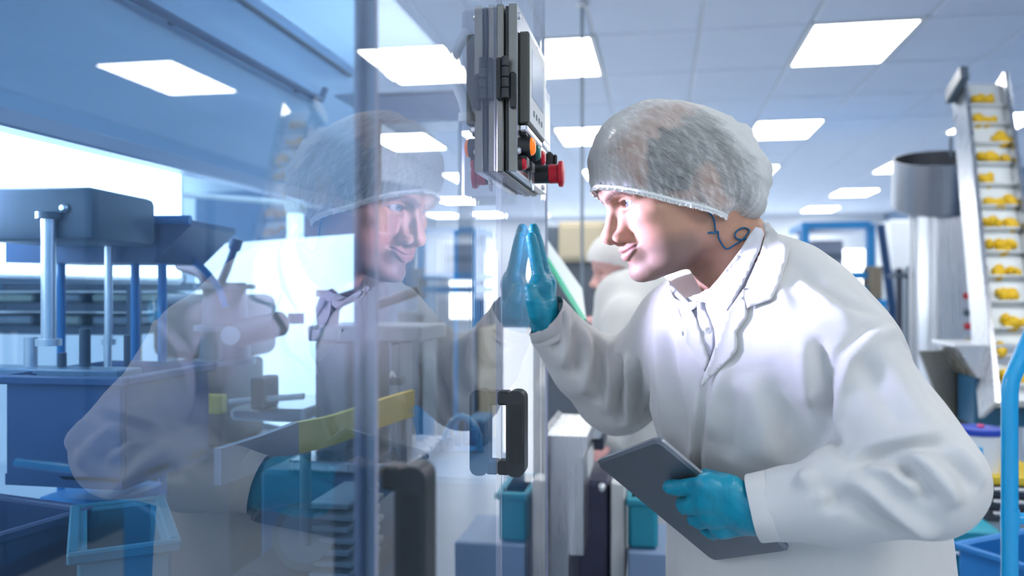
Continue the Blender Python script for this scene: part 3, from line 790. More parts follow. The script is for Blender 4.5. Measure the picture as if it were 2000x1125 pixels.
net = np_mesh('hairnet', to_world(nv), nq, M['net'], man, np.repeat(dens[:, None], 3, 1))
# elastic edge: a frilled band round the cut
loop = []
C0 = PP+np.array((-.066, 0, 0)); C0 = C0-PN*((C0-PP)@PN)
e1 = np.array((1, 0, .70)); e1 = e1/np.linalg.norm(e1); e2 = np.array((0, 1, 0.))
for a in np.linspace(0, 2*math.pi, 221)[:-1]:
    d = e1*math.cos(a)+e2*math.sin(a); rr = np.linspace(.03, .19, 160); val = nt_.value(C0+rr[:, None]*d)
    k = np.argmax(val > 0) or 159; loop.append(C0+d*(rr[k]-.001))
loop = np.array(loop)
fr = MB()
pts = [Vector(to_world(p-PN*.0005)) for p in loop]
fr.tube(pts, .0026, 8, closed=True); fr.build('elastic_band', M['netband'], net)
fr = MB(); nL = len(loop); A = []; B = []
for i in range(nL*3):
    p = loop[(i//3) % nL]*(1-(i % 3)/3)+loop[(i//3+1) % nL]*((i % 3)/3); o = p-C0; o = o/np.linalg.norm(o)
    wv = math.sin(i*1.9)*.0016+math.sin(i*.83)*.001
    A.append(fr.bm.verts.new(to_world(p+PN*.004+o*wv*.5))); B.append(fr.bm.verts.new(to_world(p-PN*(.0062+.0012*math.sin(i*2.3))+o*(wv+.001))))
for i in range(nL*3): j = (i+1) % (nL*3); fr.bm.faces.new((A[i], A[j], B[j], B[i]))
fr.build('frill', M['netband'], net)
# ------------------------------------------------------------------ lab coat
fd = Vector((-.707, -.707, 0)); ld = Vector((.707, -.707, 0))        # the chest faces fd, his left is ld
TR = [tuple(ld), tuple(fd), (0, 0, 1)]                              # local axes for torso ellipsoids
def lean(tilt):
    """torso axes pitched forwards by tilt degrees"""
    q = Matrix.Rotation(R(tilt), 3, ld); return [tuple(ld), tuple(q @ fd), tuple(q @ Vector((0, 0, 1)))]
Rsh, Lsh = P(1330, 655, 1.385), P(1642, 690, 1.125)
Rel, Rwr = P(1205, 762, 1.50), P(1062, 618, 1.388)
Lel, Lwr = P(1806, 940, 1.045), P(1478, 992, 1.075)
Nb = P(1462, 560, 1.29)
def torso(f, d=0.0, arms=True):
    f.ell(P(1500, 750, 1.28), (.205+d, .158+d, .225+d), .03, rot=lean(12))
    f.ell(P(1552, 715, 1.30), (.168+d, .128+d, .128+d), .03, rot=lean(12))
    f.cone(Rsh, Lsh, .076+d, .066+d, .04)
    f.cone(Nb, Lsh+Vector((-.02, 0, .005)), .060+d, .062+d, .04)
    f.cone(Nb, Rsh+Vector((.02, 0, .02)), .062+d, .066+d, .05)
    f.ell(P(1540, 650, 1.27), (.11+d, .075+d, .09+d), .03, rot=lean(20))
    f.ell(P(1535, 930, 1.37), (.215+d, .165+d, .240+d), .05, rot=lean(8))
    f.ell(P(1562, 1130, 1.43), (.232+d, .180+d, .250+d), .05, rot=TR)
cf = Field((-.235, .90, .55), (.56, 1.72, 1.50), .0045)
torso(cf)
hipc = P(1562, 1130, 1.43)
cf.cone((hipc.x, hipc.y, 1.0), (hipc.x+.01, hipc.y, .62), .222, .240, .05, flat=(tuple(fd), 1.18))
# sleeves
Rmid = Rel+(Rwr-Rel)*.45+Vector((0, 0, -.010))
cf.cone(Rsh, Rel, .078, .072, .025)
cf.cone(Rel, Rmid, .072, .058, .03); cf.cone(Rmid, Rwr, .058, .044, .02)
cf.cone(Lsh+Vector((.016, 0, -.016)), Lel, .066, .067, .030)
Lmid = Lel+(Lwr-Lel)*.5
cf.cone(Lel, Lmid, .066, .058, .010); cf.cone(Lmid, Lwr, .058, .0425, .02)
# open cuffs
rd = (Rwr-Rmid).normalized(); ldv = (Lwr-Lmid).normalized()
rcut = (rd+Vector((-.1, 0, 0))).normalized()
cf.plane(Rwr-rd*.006, rd, 0, near=Rwr+rd*.08, rad=.10)
cf.plane(Lwr-ldv*.006, ldv, 0, near=Lwr+ldv*.08, rad=.10)
cf.plane((0, 0, .62), (0, 0, -1))
cv, cq = cf.mesh()
cv = smooth(cv, cq, 2)
cv[:, 0] = np.maximum(cv[:, 0], GX+.003)
tri = lambda q: np.concatenate([q[:, [0, 1, 2]], q[:, [0, 2, 3]]])
def bvh(v, q): return BVHTree.FromPolygons([tuple(x) for x in v], [tuple(int(i) for i in x) for x in q])
ct = bvh(cv, cq)
def cast(px, py, tree=None):
    d = ray(px, py).normalized(); h = (tree or ct).ray_cast(CAM, d)
    return h[0], h[1]
cn = normals(cv, cq)
def stroke(pts, wid, amp, taper=True, side=None):
    """raise (amp>0) or sink the cloth along a line of points seen on the coat"""
    global cv
    p3 = []
    for a, b in zip(pts, pts[1:]):
        n = max(2, int(math.hypot(b[0]-a[0], b[1]-a[1])/14))
        for i in range(n):
            h = cast(a[0]+(b[0]-a[0])*i/n, a[1]+(b[1]-a[1])*i/n)
            if h[0] is not None: p3.append(tuple(h[0]))
    h = cast(*pts[-1])
    if h[0] is not None: p3.append(tuple(h[0]))
    if len(p3) < 2: return
    p3 = np.array(p3); lo = p3.min(0)-wid*3; hi = p3.max(0)+wid*3
    m = np.where(((cv0 > lo) & (cv0 < hi)).all(1))[0]
    if len(m) == 0: return
    d, t = poly_dist(cv0[m], p3)
    wgt = np.exp(-(d/wid)**2)
    if taper: wgt = wgt*np.clip(np.minimum(t, 1-t)*5, 0, 1)**.7
    cv[m] += cn[m]*(wgt*amp*1.35)[:, None]
cv0 = cv.copy()
# armhole seam and sleeve head
stroke([(1745, 628), (1690, 642), (1645, 690), (1616, 760), (1613, 820), (1640, 875), (1665, 905)], .006, -.006)
stroke([(1752, 640), (1700, 655), (1660, 700), (1634, 765), (1630, 820), (1655, 872)], .011, .007)
stroke([(1590, 655), (1598, 720), (1604, 790), (1620, 860)], .013, -.014)
stroke([(1575, 660), (1580, 730), (1586, 800)], .013, .008)
# bend of the left elbow
stroke([(1664, 910), (1700, 893), (1735, 881), (1776, 875), (1821, 872), (1850, 868)], .0060, -.009)
stroke([(1650, 893), (1700, 872), (1740, 860), (1790, 854), (1838, 848)], .011, .008)
stroke([(1700, 905), (1745, 900), (1785, 930)], .007, -.009); stroke([(1690, 915), (1735, 918), (1775, 945), (1800, 960)], .009, .010)
stroke([(1770, 885), (1815, 915), (1850, 955), (1870, 990)], .010, .011); stroke([(1755, 905), (1800, 940), (1830, 980)], .008, -.008)
stroke([(1830, 880), (1875, 915), (1905, 955)], .010, -.008); stroke([(1858, 872), (1900, 915), (1918, 950)], .009, .008)
stroke([(1650, 930), (1700, 965), (1750, 1005), (1800, 1035), (1835, 1040)], .012, .011); stroke([(1635, 955), (1690, 990), (1745, 1030), (1790, 1050)], .011, -.010)
stroke([(1580, 935), (1620, 965), (1640, 1000)], .012, -.010); stroke([(1555, 925), (1600, 950), (1615, 985)], .011, .008)
# upper sleeve long folds
stroke([(1700, 650), (1740, 720), (1790, 800), (1850, 860)], .016, .006); stroke([(1680, 690), (1720, 770), (1770, 840)], .014, -.005)
stroke([(1755, 640), (1800, 720), (1840, 800)], .012, -.005)
# shoulder and back
stroke([(1545, 510), (1600, 560), (1660, 590), (1720, 612)], .010, -.005); stroke([(1560, 545), (1620, 600), (1680, 625)], .012, .005)
stroke([(1480, 500), (1520, 560), (1545, 620)], .010, .004)
# chest and belly
stroke([(1375, 752), (1368, 830), (1362, 900), (1362, 960)], .006, -.005, False); stroke([(1362, 760), (1354, 840), (1350, 930)], .007, .004)
stroke([(1420, 700), (1390, 790), (1385, 860)], .012, .006); stroke([(1300, 640), (1310, 720), (1325, 800), (1345, 880)], .012, -.008)
stroke([(1282, 620), (1288, 720), (1300, 820), (1320, 900)], .013, .007); stroke([(1440, 760), (1430, 850), (1420, 900)], .015, -.006)
stroke([(1500, 700), (1540, 800), (1560, 900)], .02, -.006); stroke([(1460, 730), (1490, 830), (1500, 910)], .02, .006)
stroke([(1262, 700), (1266, 800), (1272, 880)], .010, -.006)
# right sleeve gathers
stroke([(1088, 585), (1086, 640), (1082, 690)], .008, -.007); stroke([(1102, 600), (1108, 660), (1100, 720)], .009, .008)
stroke([(1122, 628), (1128, 680), (1118, 740)], .008, -.009); stroke([(1140, 640), (1150, 700), (1140, 770)], .009, .009)
stroke([(1165, 655), (1172, 720), (1165, 790)], .008, -.009); stroke([(1185, 660), (1192, 740), (1188, 810)], .009, .009)
stroke([(1206, 690), (1210, 740), (1206, 790), (1215, 830)], .007, -.012); stroke([(1226, 690), (1230, 760), (1228, 830)], .009, .010)
stroke([(1244, 700), (1246, 770), (1243, 830)], .008, -.010)
# broad soft unevenness of hanging cloth
wr = np.array([noise.fractal((p[0]*9, p[1]*9, p[2]*5), 1.0, 2.0, 3) for p in cv0])
cv = cv+cn*(wr*.0042)[:, None]
cv[:, 0] = np.maximum(cv[:, 0], GX+.003)
cv = smooth(cv, cq, 1, .35)
# cut the open neck: drop cloth in front of the shirt and neck
def inside(poly, px, py):
    r = np.zeros(len(px), bool); n = len(poly)
    for i in range(n):
        x0, y0 = poly[i]; x1, y1 = poly[(i+1) % n]
        m = (y0 > py) != (y1 > py); xi = (x1-x0)*(py-y0)/((y1-y0) or 1e-9)+x0; r ^= m & (px < xi)
    return r
def project(v):
    d = v-np.array(CAM); fz = -_s*d[:, 0]+_c*d[:, 1]; rx = _c*d[:, 0]+_s*d[:, 1]
    return 1000+1600*rx/fz, 562.5-1600*d[:, 2]/fz, fz
px_, py_, dep = project(cv)
NECK = [(1312, 560), (1326, 600), (1345, 640), (1378, 716), (1392, 690), (1412, 640), (1426, 610), (1458, 555), (1490, 470), (1500, 440), (1440, 380), (1330, 420), (1300, 520)]
kill = inside(NECK, px_, py_)
kv, kq, used = drop(cv, cq, kill & (((cv-np.array(Nb))@np.array(fd)) > -.06))
coat = np_mesh('lab_coat', kv, kq, M['coat'], man)
sol = coat.modifiers.new('thickness', 'SOLIDIFY'); sol.thickness = .0016; sol.offset = -1

def cuff(c, d, r, ln, flat=1.0):
    """stitched sleeve end: a thin turned-up ring round the wrist"""
    m = MB(); x = d.orthogonal().normalized(); y = d.cross(x); n = 64; rows = []
    for k, (t, rr) in enumerate(((-ln, r*1.03), (-ln*.72, r*1.035), (-ln*.70, r*1.015), (-ln*.66, r*1.035), (-.002, r*1.01), (0, r*.995), (-.001, r*.955), (-ln*.6, r*.93))):
        ring = []
        for i in range(n):
            a = 2*math.pi*i/n; w_ = 1+.005*math.sin(a*11+k*.4)*(1 if k in (1, 3, 4) else .4)+.012*math.sin(a*3+1)
            p = c+d*(t+.0004*math.sin(a*4))+(x*math.cos(a)+y*math.sin(a))*(rr*w_)
            p.x = max(p.x, GX+.003); ring.append(m.bm.verts.new(p))
        rows.append(ring)
    for A, B in zip(rows, rows[1:]):
        for i in range(n): m.bm.faces.new((A[i], A[(i+1) % n], B[(i+1) % n], B[i]))
    return m.build('cuff', M['coat'], coat, 60)
cuff(Rwr+rd*.004, rd, .0445, .034); cuff(Lwr+ldv*.004, ldv, .0425, .036)

# ------------------------------------------------------------------ shirt
sf = Field((-.05, 1.00, 1.02), (.36, 1.52, 1.56), .0040)
torso(sf, -.003)
neck_dir = (HF*-.395+HU*-.918).normalized(); nb = Vector(to_world((-.062, 0, -.135)))
sf.cone(nb, nb+neck_dir*.09, .0765, .092, .03)
sf.plane(nb+neck_dir*.004, tuple(-neck_dir), 0, near=nb-neck_dir*.09, rad=.13)
sf.cone(nb-neck_dir*.05, nb+neck_dir*.045, .0700, .0740, .002, True)
sv, sq = sf.mesh(); sv = smooth(sv, sq, 2)
spx, spy, _d = project(sv)
SH = [(1300, 560), (1316, 600), (1336, 650), (1360, 712), (1378, 730), (1400, 700), (1425, 640), (1440, 610), (1480, 560), (1512, 470), (1520, 420), (1440, 370), (1320, 410), (1290, 520)]
sv, sq, _ = drop(sv, sq, (sv[:, 2] < 1.06) | (~inside(SH, spx, spy)))
shirt = np_mesh('shirt', sv, sq, M['shirt'], man)
st = bvh(sv, sq)
both = bvh(np.concatenate([sv, cv0]), np.concatenate([sq, cq+len(sv)]))

def sheet(name, outline, mat, parent, tree, off, thick=.0022, step=7.0, lift=None, smooth_it=3):
    """a cloth leaf lying on the body: outline as seen, laid on the surface underneath and offset"""
    pts = []
    for a, b in zip(outline, outline[1:]+outline[:1]):
        n = max(1, int(math.hypot(b[0]-a[0], b[1]-a[1])/step))
        pts += [(a[0]+(b[0]-a[0])*i/n, a[1]+(b[1]-a[1])*i/n) for i in range(n)]
    nb_ = len(pts); xs = [p[0] for p in pts]; ys = [p[1] for p in pts]
    gx, gy = np.meshgrid(np.arange(min(xs), max(xs), step), np.arange(min(ys), max(ys), step)); gx = gx.ravel(); gy = gy.ravel()
    ok = inside(pts, gx, gy)
    dmin = np.min(np.hypot(gx[:, None]-np.array(xs)[None], gy[:, None]-np.array(ys)[None]), 1); ok &= dmin > step*.6
    allp = [Vector(p) for p in pts]+[Vector((a, b)) for a, b in zip(gx[ok], gy[ok])]
    r = delaunay_2d_cdt(allp, [(i, (i+1) % nb_) for i in range(nb_)], [], 1, 1e-5)
    P2, F2 = r[0], r[2]
    dep_ = []
    for p in P2:
        h, n = cast(p.x, p.y, tree); dep_.append(None if h is None else (h-CAM).length)
    good = [d for d in dep_ if d is not None]
    med = sorted(good)[len(good)//2]
    dep_ = np.array([d if d is not None and abs(d-med) < .14 else np.nan for d in dep_])
    arr = np.array([tuple(p) for p in P2]); nanm = np.isnan(dep_)
    for i in np.where(nanm)[0]:
        j = np.argmin(np.where(nanm, 1e9, np.hypot(*(arr-arr[i]).T))); dep_[i] = dep_[j]
    # soften the depths so the leaf reads as one stiff piece
    nbr = [[] for _ in P2]
    for fc in F2:
        for a, b in zip(fc, list(fc[1:])+[fc[0]]): nbr[a].append(b); nbr[b].append(a)
    raw = dep_.copy()
    def relax(): return np.array([.4*dep_[i]+.6*np.mean([dep_[j] for j in nbr[i]]) if nbr[i] else dep_[i] for i in range(len(P2))])
    for _ in range(smooth_it*3): dep_ = relax()
    for _ in range(4):
        dep_ = np.minimum(dep_, raw); dep_ = relax()
    for _ in range(0): dep_ = np.array([.5*dep_[i]+.5*np.mean([dep_[j] for j in nbr[i]]) if nbr[i] else dep_[i] for i in range(len(P2))])
    bm = bmesh.new(); vs_ = []; o_ = base(parent)
    for p, d in zip(P2, dep_):
        o1 = off+(lift(p.x, p.y) if lift else 0)
        vs_.append(bm.verts.new(CAM+ray(p.x, p.y).normalized()*(d-o1)-o_))
    for fc in F2:
        try: bm.faces.new([vs_[i] for i in fc])
        except ValueError: pass
    bmesh.ops.recalc_face_normals(bm, faces=bm.faces)
    bm.normal_update()
    if sum((f_.normal.dot((f_.calc_center_median()+o_-CAM))) for f_ in bm.faces) > 0: bmesh.ops.reverse_faces(bm, faces=bm.faces)
    me = bpy.data.meshes.new(name); bm.to_mesh(me); bm.free(); me.polygons.foreach_set('use_smooth', [True]*len(me.polygons))
    o = link(name, me, mat, parent); md = o.modifiers.new('thickness', 'SOLIDIFY'); md.thickness = thick; md.offset = -1
    return o
# shirt collar leaf (his left), stand and far leaf
sheet('collar_leaf', [(1364, 586), (1378, 572), (1402, 545), (1425, 515), (1448, 484), (1466, 456), (1476, 443), (1488, 446), (1493, 456), (1484, 488), (1466, 524), (1448, 560), (1421, 608), (1398, 590)], M['shirt'], shirt, both, .009, smooth_it=6)
sheet('collar_leaf', [(1303, 562), (1312, 552), (1326, 570), (1344, 590), (1362, 588), (1362, 600), (1350, 606), (1336, 592), (1320, 584)], M['shirt'], shirt, both, .006, smooth_it=6)
sheet('placket', [(1361, 590), (1372, 590), (1392, 640), (1396, 672), (1384, 706), (1374, 680), (1362, 620)], M['shirt'], shirt, st, .002)
h, n = cast(1383, 645, st)
if h is not None: MB().lathe([(.0045, 0), (.0048, .001), (.0040, .002), (.0028, .0014), (0, .0014)], h-ray(1383, 645).normalized()*.0035, -ray(1383, 645), 16).build('button', pmat('pearl button', (.75, .76, .80), .25), shirt)
# coat collar and lapels
sheet('coat_collar', [(1489, 437), (1501, 434), (1511, 447), (1526, 466), (1542, 486), (1535, 515), (1522, 555), (1507, 584), (1485, 592), (1459, 601), (1454, 580), (1455, 562), (1470, 528), (1486, 492), (1495, 456)], M['coat'], coat, both, .010, .0026, smooth_it=6)
sheet('lapel', [(1454, 562), (1456, 582), (1459, 601), (1459, 618), (1447, 636), (1436, 650), (1440, 664), (1439, 684), (1425, 702), (1404, 722), (1384, 742), (1371, 756), (1369, 748), (1377, 727), (1388, 700), (1400, 668), (1412, 634), (1421, 608), (1438, 584)], M['coat'], coat, both, .008, .0024, smooth_it=6)
sheet('lapel', [(1308, 560), (1318, 582), (1336, 592), (1350, 606), (1361, 625), (1372, 664), (1385, 704), (1378, 727), (1366, 716), (1350, 694), (1336, 668), (1334, 640), (1332, 608), (1316, 594), (1310, 580)], M['coat'], coat, both, .006, .0024, smooth_it=6)
for bx_, by_ in ((1338, 650),):
    h, n = cast(bx_, by_, both)
    if h is not None: MB().lathe([(.0050, 0), (.0052, .0016), (.0036, .0022), (.0022, .0012), (0, .0012)], h-ray(bx_, by_).normalized()*.0085, -ray(bx_, by_), 16).build('snap_button', M['alu'], coat)

# ------------------------------------------------------------------ gloves
def finger(f, pts, rs, k=.005): f.chain(pts, rs, k)
# right hand, fingers up, pads against the sheet
rg = Field((GX-.004, 1.28, HC-.14), (GX+.10, 1.47, HC+.15), .0016)
def gp(out, y, z): return np.array((GX+out, y, HC+z))
W = gp(.027, 1.386, -.060)
mcp = {'i': gp(.0245, 1.352, .004), 'm': gp(.030, 1.374, .010), 'r': gp(.029, 1.394, .006), 'p': gp(.026, 1.411, -.004)}
tip = {'i': (1.346, .093), 'm': (1.372, .110), 'r': (1.396, .103), 'p': (1.418, .080)}
for kx, r0 in (('i', .0100), ('m', .0102), ('r', .0098), ('p', .0088)):
    a = mcp[kx]; ty, tz = tip[kx]; L_ = tz-(a[2]-HC)
    zz = a[2]-HC
    pts = [a, gp(.0165 if kx == 'i' else .0195, a[1]*.55+ty*.45, zz+L_*.46), gp(.0125 if kx == 'i' else .0140, a[1]*.25+ty*.75, zz+L_*.74), gp(r0*.95, ty, tz-r0*.9)]
    finger(rg, pts, [r0*1.18, r0*1.06, r0*.98, r0*.88], .006)
    rg.cone(a, W+(a-mcp['m'])*.35+np.array((0, 0, .01)), .0145, .0165, .012)
rg.cone(gp(.025, 1.358, -.030), gp(.025, 1.400, -.030), .0205, .019, .012); rg.cone(gp(.0225, 1.352, .002), gp(.0225, 1.405, .002), .0170, .0165, .012)
rg.cone(W, np.array(Rwr-rd*.035), .0255, .028, .014)
th = [gp(.027, 1.362, -.058), gp(.0210, 1.338, -.040), gp(.0150, 1.328, -.018), gp(.0105, 1.328, -.002)]
finger(rg, th, [.0185, .0160, .0130, .0104], .010)
rv, rq = rg.mesh(); rn = normals(rv, rq)
crk = np.array([noise.noise((p[0]*70, p[1]*70, p[2]*260)) for p in rv]); rv = rv+rn*(crk*.0007)[:, None]
rv[:, 0] = np.maximum(rv[:, 0], GX+.0006)
glove_r = np_mesh('glove', rv, rq, M['glove'], man); glove_r['label'] = 'glove pressed flat on the clear panel'

# tablet held in the left hand
A_, B_, C_ = P(1160, 905, 1.22), P(1285, 857, 1.09), P(1395, 1100, 1.275)
t1 = (C_-A_).normalized(); t2 = (B_-A_); t2 = (t2-t1*t2.dot(t1)).normalized(); tn = t1.cross(t2).normalized()   # tn: back of the tablet, towards the camera
LT, WT = .2405, .1695
tc0 = A_+t1*(LT/2)+t2*(WT/2)
tab = thing('tablet', 'slim grey tablet computer held by the gloved left hand', 'tablet', tc0)
def slab(bmx, l, w_, r, z0, z1, inset0=0.0, n=6):
    rings = []
    for z, ins in ((z0, inset0), (z0+(z1-z0)*.45, 0), (z1, 0)):
        rings.append([bmx.verts.new(tc0+t1*a+t2*b+tn*z) for a, b in rrect(l-2*ins, w_-2*ins, r-ins*.5, n)])
    for X_, Y_ in zip(rings, rings[1:]):
        for i in range(len(X_)): bmx.faces.new((X_[i], X_[(i+1) % len(X_)], Y_[(i+1) % len(X_)], Y_[i]))
    bmx.faces.new(rings[0]); bmx.faces.new(rings[-1][::-1])
m_ = MB(); slab(m_.bm, LT, WT, .012, .0, -.0075, .004); m_.build('shell', M['tablet'], tab)
m_ = MB(); slab(m_.bm, LT-.003, WT-.003, .011, -.0074, -.0084); scr = m_.build('screen_glass', M['glass_black'], tab)
m_ = MB(); slab(m_.bm, LT-.034, WT-.020, .001, -.0083, -.0087); m_.build('display', pmat('tablet display', (.03, .04, .06), .1), tab)
m_ = MB(); m_.cyl(tc0-t1*(LT/2-.008)-tn*.0083, tc0-t1*(LT/2-.008)-tn*.0089, .005, n=16); m_.build('home_button', M['midgrey'], tab)

# left hand: fingers under the tablet's back, thumb over its edge
def tp(px, py, lift):
    """point on the plane of the tablet's back seen at px,py, raised towards the camera side"""
    d = ray(px, py); return np.array(CAM+d*((tc0+tn*lift-CAM).dot(tn)/d.dot(tn)))
lo_ = np.array(Lwr)-.17; hi_ = np.array(Lwr)+.12; lo_[0] = Lwr.x-.20
lg = Field(lo_, hi_, .0018)
edge_pt = tp(1392, 962, 0)
kn = {'i': tp(1384, 948, .0220), 'm': tp(1382, 976, .030), 'r': tp(1394, 1004, .034), 'p': tp(1412, 1028, .032)}
wr_ = np.array(Lwr+(Lwr-Lmid).normalized()*.004)
finger(lg, [kn['i'], tp(1350, 951, .0180), tp(1326, 953, .0140), tp(1309, 951, .0110)], [.0128, .0118, .0112, .0102])
finger(lg, [kn['m'], tp(1352, 988, .028), tp(1338, 989, .018), tp(1334, 984, .0115)], [.0138, .0124, .0116, .0104])
finger(lg, [kn['r'], tp(1368, 1018, .030), tp(1356, 1014, .018), tp(1358, 1004, .010)], [.0132, .0112, .0102, .0088])
finger(lg, [kn['p'], tp(1392, 1040, .026), tp(1380, 1034, .017), tp(1380, 1026, .009)], [.0122, .0102, .0094, .0080])
for kx, r0 in (('i', .0145), ('m', .0150), ('r', .0150), ('p', .0140)):
    lg.cone(kn[kx], wr_+(kn[kx]-kn['m'])*.45, r0, .0175, .014)
lg.cone(wr_, np.array(Lwr-(Lwr-Lmid).normalized()*.04), .0300, .030, .015)
thb = [wr_+(kn['i']-wr_)*.30+np.array((0, 0, .004)), tp(1428, 950, .012), tp(1402, 938, -.0090), tp(1378, 930, -.0175)]
finger(lg, thb, [.0180, .0150, .0120, .0104], .008)
lv, lq = lg.mesh(); ln = normals(lv, lq)
crk = np.array([noise.noise((p[0]*240, p[1]*80, p[2]*70)) for p in lv]); lv = lv+ln*(crk*.0007)[:, None]
glove_l = np_mesh('glove', lv, lq, M['glove'], man); glove_l['label'] = 'glove gripping the tablet'

# trousers and shoes
hp = Vector((hipc.x, hipc.y, 0))
tm = MB()
for s in (-1, 1):
    q = hp+ld*(.09*s)
    tm.tube([q+Vector((0, 0, .95)), q+Vector((0, 0, .75)), q+Vector((0, 0, .50))+fd*.03, q+Vector((0, 0, .10)), q+Vector((0, 0, .06))], [.10, .09, .075, .062, .062], 20)
tm.build('trousers', M['trouser'], man)
for s in (-1, 1):
    q = hp+ld*(.09*s)+fd*.06
    sh = MB(); sh.box((-.14, -.048, 0), (.14, .048, .085), .03, 3, M=Matrix.Translation(q) @ Matrix.Rotation(math.atan2(fd.y, fd.x), 4, 'Z')); sh.build('shoe', M['shoe'], man)

# blue ear plug cord hanging from the net to the collar
cp = [(1371, 404), (1384, 414), (1394, 428), (1397, 448), (1397, 455), (1402, 452), (1404, 465), (1412, 480), (1421, 486), (1438, 476), (1452, 466), (1463, 452), (1458, 446), (1448, 446), (1437, 454), (1437, 464), (1448, 468), (1460, 466), (1474, 464)]
hb = bvh(to_world(hv), hq); hb2 = bvh(np.concatenate([to_world(hv), sv]), np.concatenate([hq, sq+len(hv)])); cpt = []
for a, b in cp:
    h, n = cast(a, b, hb2)
    cpt.append((h-ray(a, b).normalized()*.0035) if h is not None else P(a, b, 1.21))
dd = [(p-CAM).length for p in cpt]
MB().tube(bez(cpt, 8), .0013, 8).build('earplug_cord', M['cord'], man)
k0 = cpt[4]; MB().tube([P(1382, 455, k0.y-.001), P(1390, 454, k0.y-.001), k0], [.0014, .0019, .0014], 8).build('cord_toggle', M['cord'], man)
# ================================================================== inside the machine, behind the guard
def rz(px, py, Y): return P(px, py, Y).z
M['glow'] = lamp_mat('backlit diffuser', (1.0, .97, 1.0), BACKLIGHT)
M['glow2'] = lamp_mat('white with added glow', (.96, .97, 1.0), 1.3)  # glow put into white screen, post and added panel, which are no lamps
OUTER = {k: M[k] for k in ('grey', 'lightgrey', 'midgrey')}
M['grey'] = pmat('shaded grey enamel', (.10, .145, .20), .45, vary=.08); M['lightgrey'] = pmat('shaded light grey enamel', (.22, .28, .35), .45, vary=.06); M['midgrey'] = pmat('shaded mid grey enamel', (.055, .08, .12), .45, vary=.1)  # darker copies of the room's greys: interior dimness put into the colour
def opal_mat(name):
    m, nt, b = new_mat(name); L = nt.links.new; out = nt.nodes['Material Output']; nt.nodes.remove(b)
    nz = N(nt, 'ShaderNodeTexNoise', Scale=3.0); L(coords(nt, (1, 12, 1)), nz.inputs['Vector'])
    cr = N(nt, 'ShaderNodeMix', data_type='RGBA'); cr.inputs[6].default_value = (.68, .77, .87, 1); cr.inputs[7].default_value = (.78, .86, .94, 1); L(nz.outputs['Fac'], cr.inputs[0])
    tl = N(nt, 'ShaderNodeBsdfTranslucent'); df = N(nt, 'ShaderNodeBsdfDiffuse'); mx = N(nt, 'ShaderNodeMixShader'); mx.inputs[0].default_value = .3
    L(cr.outputs[2], tl.inputs[0]); L(cr.outputs[2], df.inputs[0]); L(tl.outputs[0], mx.inputs[1]); L(df.outputs[0], mx.inputs[2]); L(mx.outputs[0], out.inputs['Surface'])
    return m
M['opal'] = opal_mat('added opal roof sheet')
def quad(pts, name, mat, parent):
    m = MB(); m.bm.faces.new([m.bm.verts.new(p) for p in pts])
    bm = m.bm; off = base(parent); me = bpy.data.meshes.new(name)
    for v in bm.verts: v.co -= off
    bm.to_mesh(me); bm.free(); return link(name, me, mat, parent)
def flat_box(p0, p1, z0, z1, t, bevel=0.0, mb=None):
    """upright box whose visible face runs from p0 to p1 (plan), t deep away from the camera"""
    mb = mb or MB(); a = Vector((p0[0], p0[1], 0)); b = Vector((p1[0], p1[1], 0)); d = (b-a).normalized(); n = Vector((-d.y, d.x, 0))
    if n.dot((a+b)/2) < 0: n = -n
    L_ = (b-a).length
    Mx = Matrix((( d.x, n.x, 0, a.x), (d.y, n.y, 0, a.y), (0, 0, 1, 0), (0, 0, 0, 1)))
    mb.box((0, 0, z0), (L_, t, z1), bevel, 2, M=Mx); return mb

# hood sheet on the far side, with a pale lower rail and a blue rod
HX = -1.10
hd = thing('hood_sheet', 'large blue grey hood sheet with rounded corner inside the machine', 'hood', (HX, 1.7, rel(.29)))
prof = [(.30, .285), (2.946, .285)]
for i in range(9):
    a = R(90*i/8); prof.append((2.946-.16+.16*math.cos(a), .80-.16+.16*math.sin(a)))
prof.append((.30, .80))
m_ = MB(); m_.prism([(y, rel(z)) for y, z in prof], (HX-.012, 0, 0), (0, 1, 0), (0, 0, 1), (.010, 0, 0)); m_.build('sheet', M['hood'], hd)
MB().box((HX-.02, .30, rel(.268)), (HX+.035, 3.02, rel(.300)), .004).build('lower_rail', pmat('pale lilac rail', (.60, .63, .78), .3, vary=.05), hd)
MB().tube([(HX+.02, .30, rel(.606)), (HX+.02, 2.42, rel(.606)), (HX+.02, 2.50, rel(.612)), (HX+.02, 2.53, rel(.65))], .011, 12).build('rod', M['navy'], hd)
for y in (.9, 1.7, 2.35): MB().cyl((HX-.002, y, rel(.606)), (HX+.02, y, rel(.606)), .008, n=12).build('rod_bracket', M['navy'], hd)
MB().tube([(HX+.004, .30, rel(.765)), (HX+.004, 2.80, rel(.765))], .006, 8).build('edge_seam', M['grey'], hd)
for y in (.35, 2.98): MB().box((HX-.03, y-.02, 0), (HX+.02, y+.02, rel(.285)), .004).build('upright', M['lightgrey'], hd)

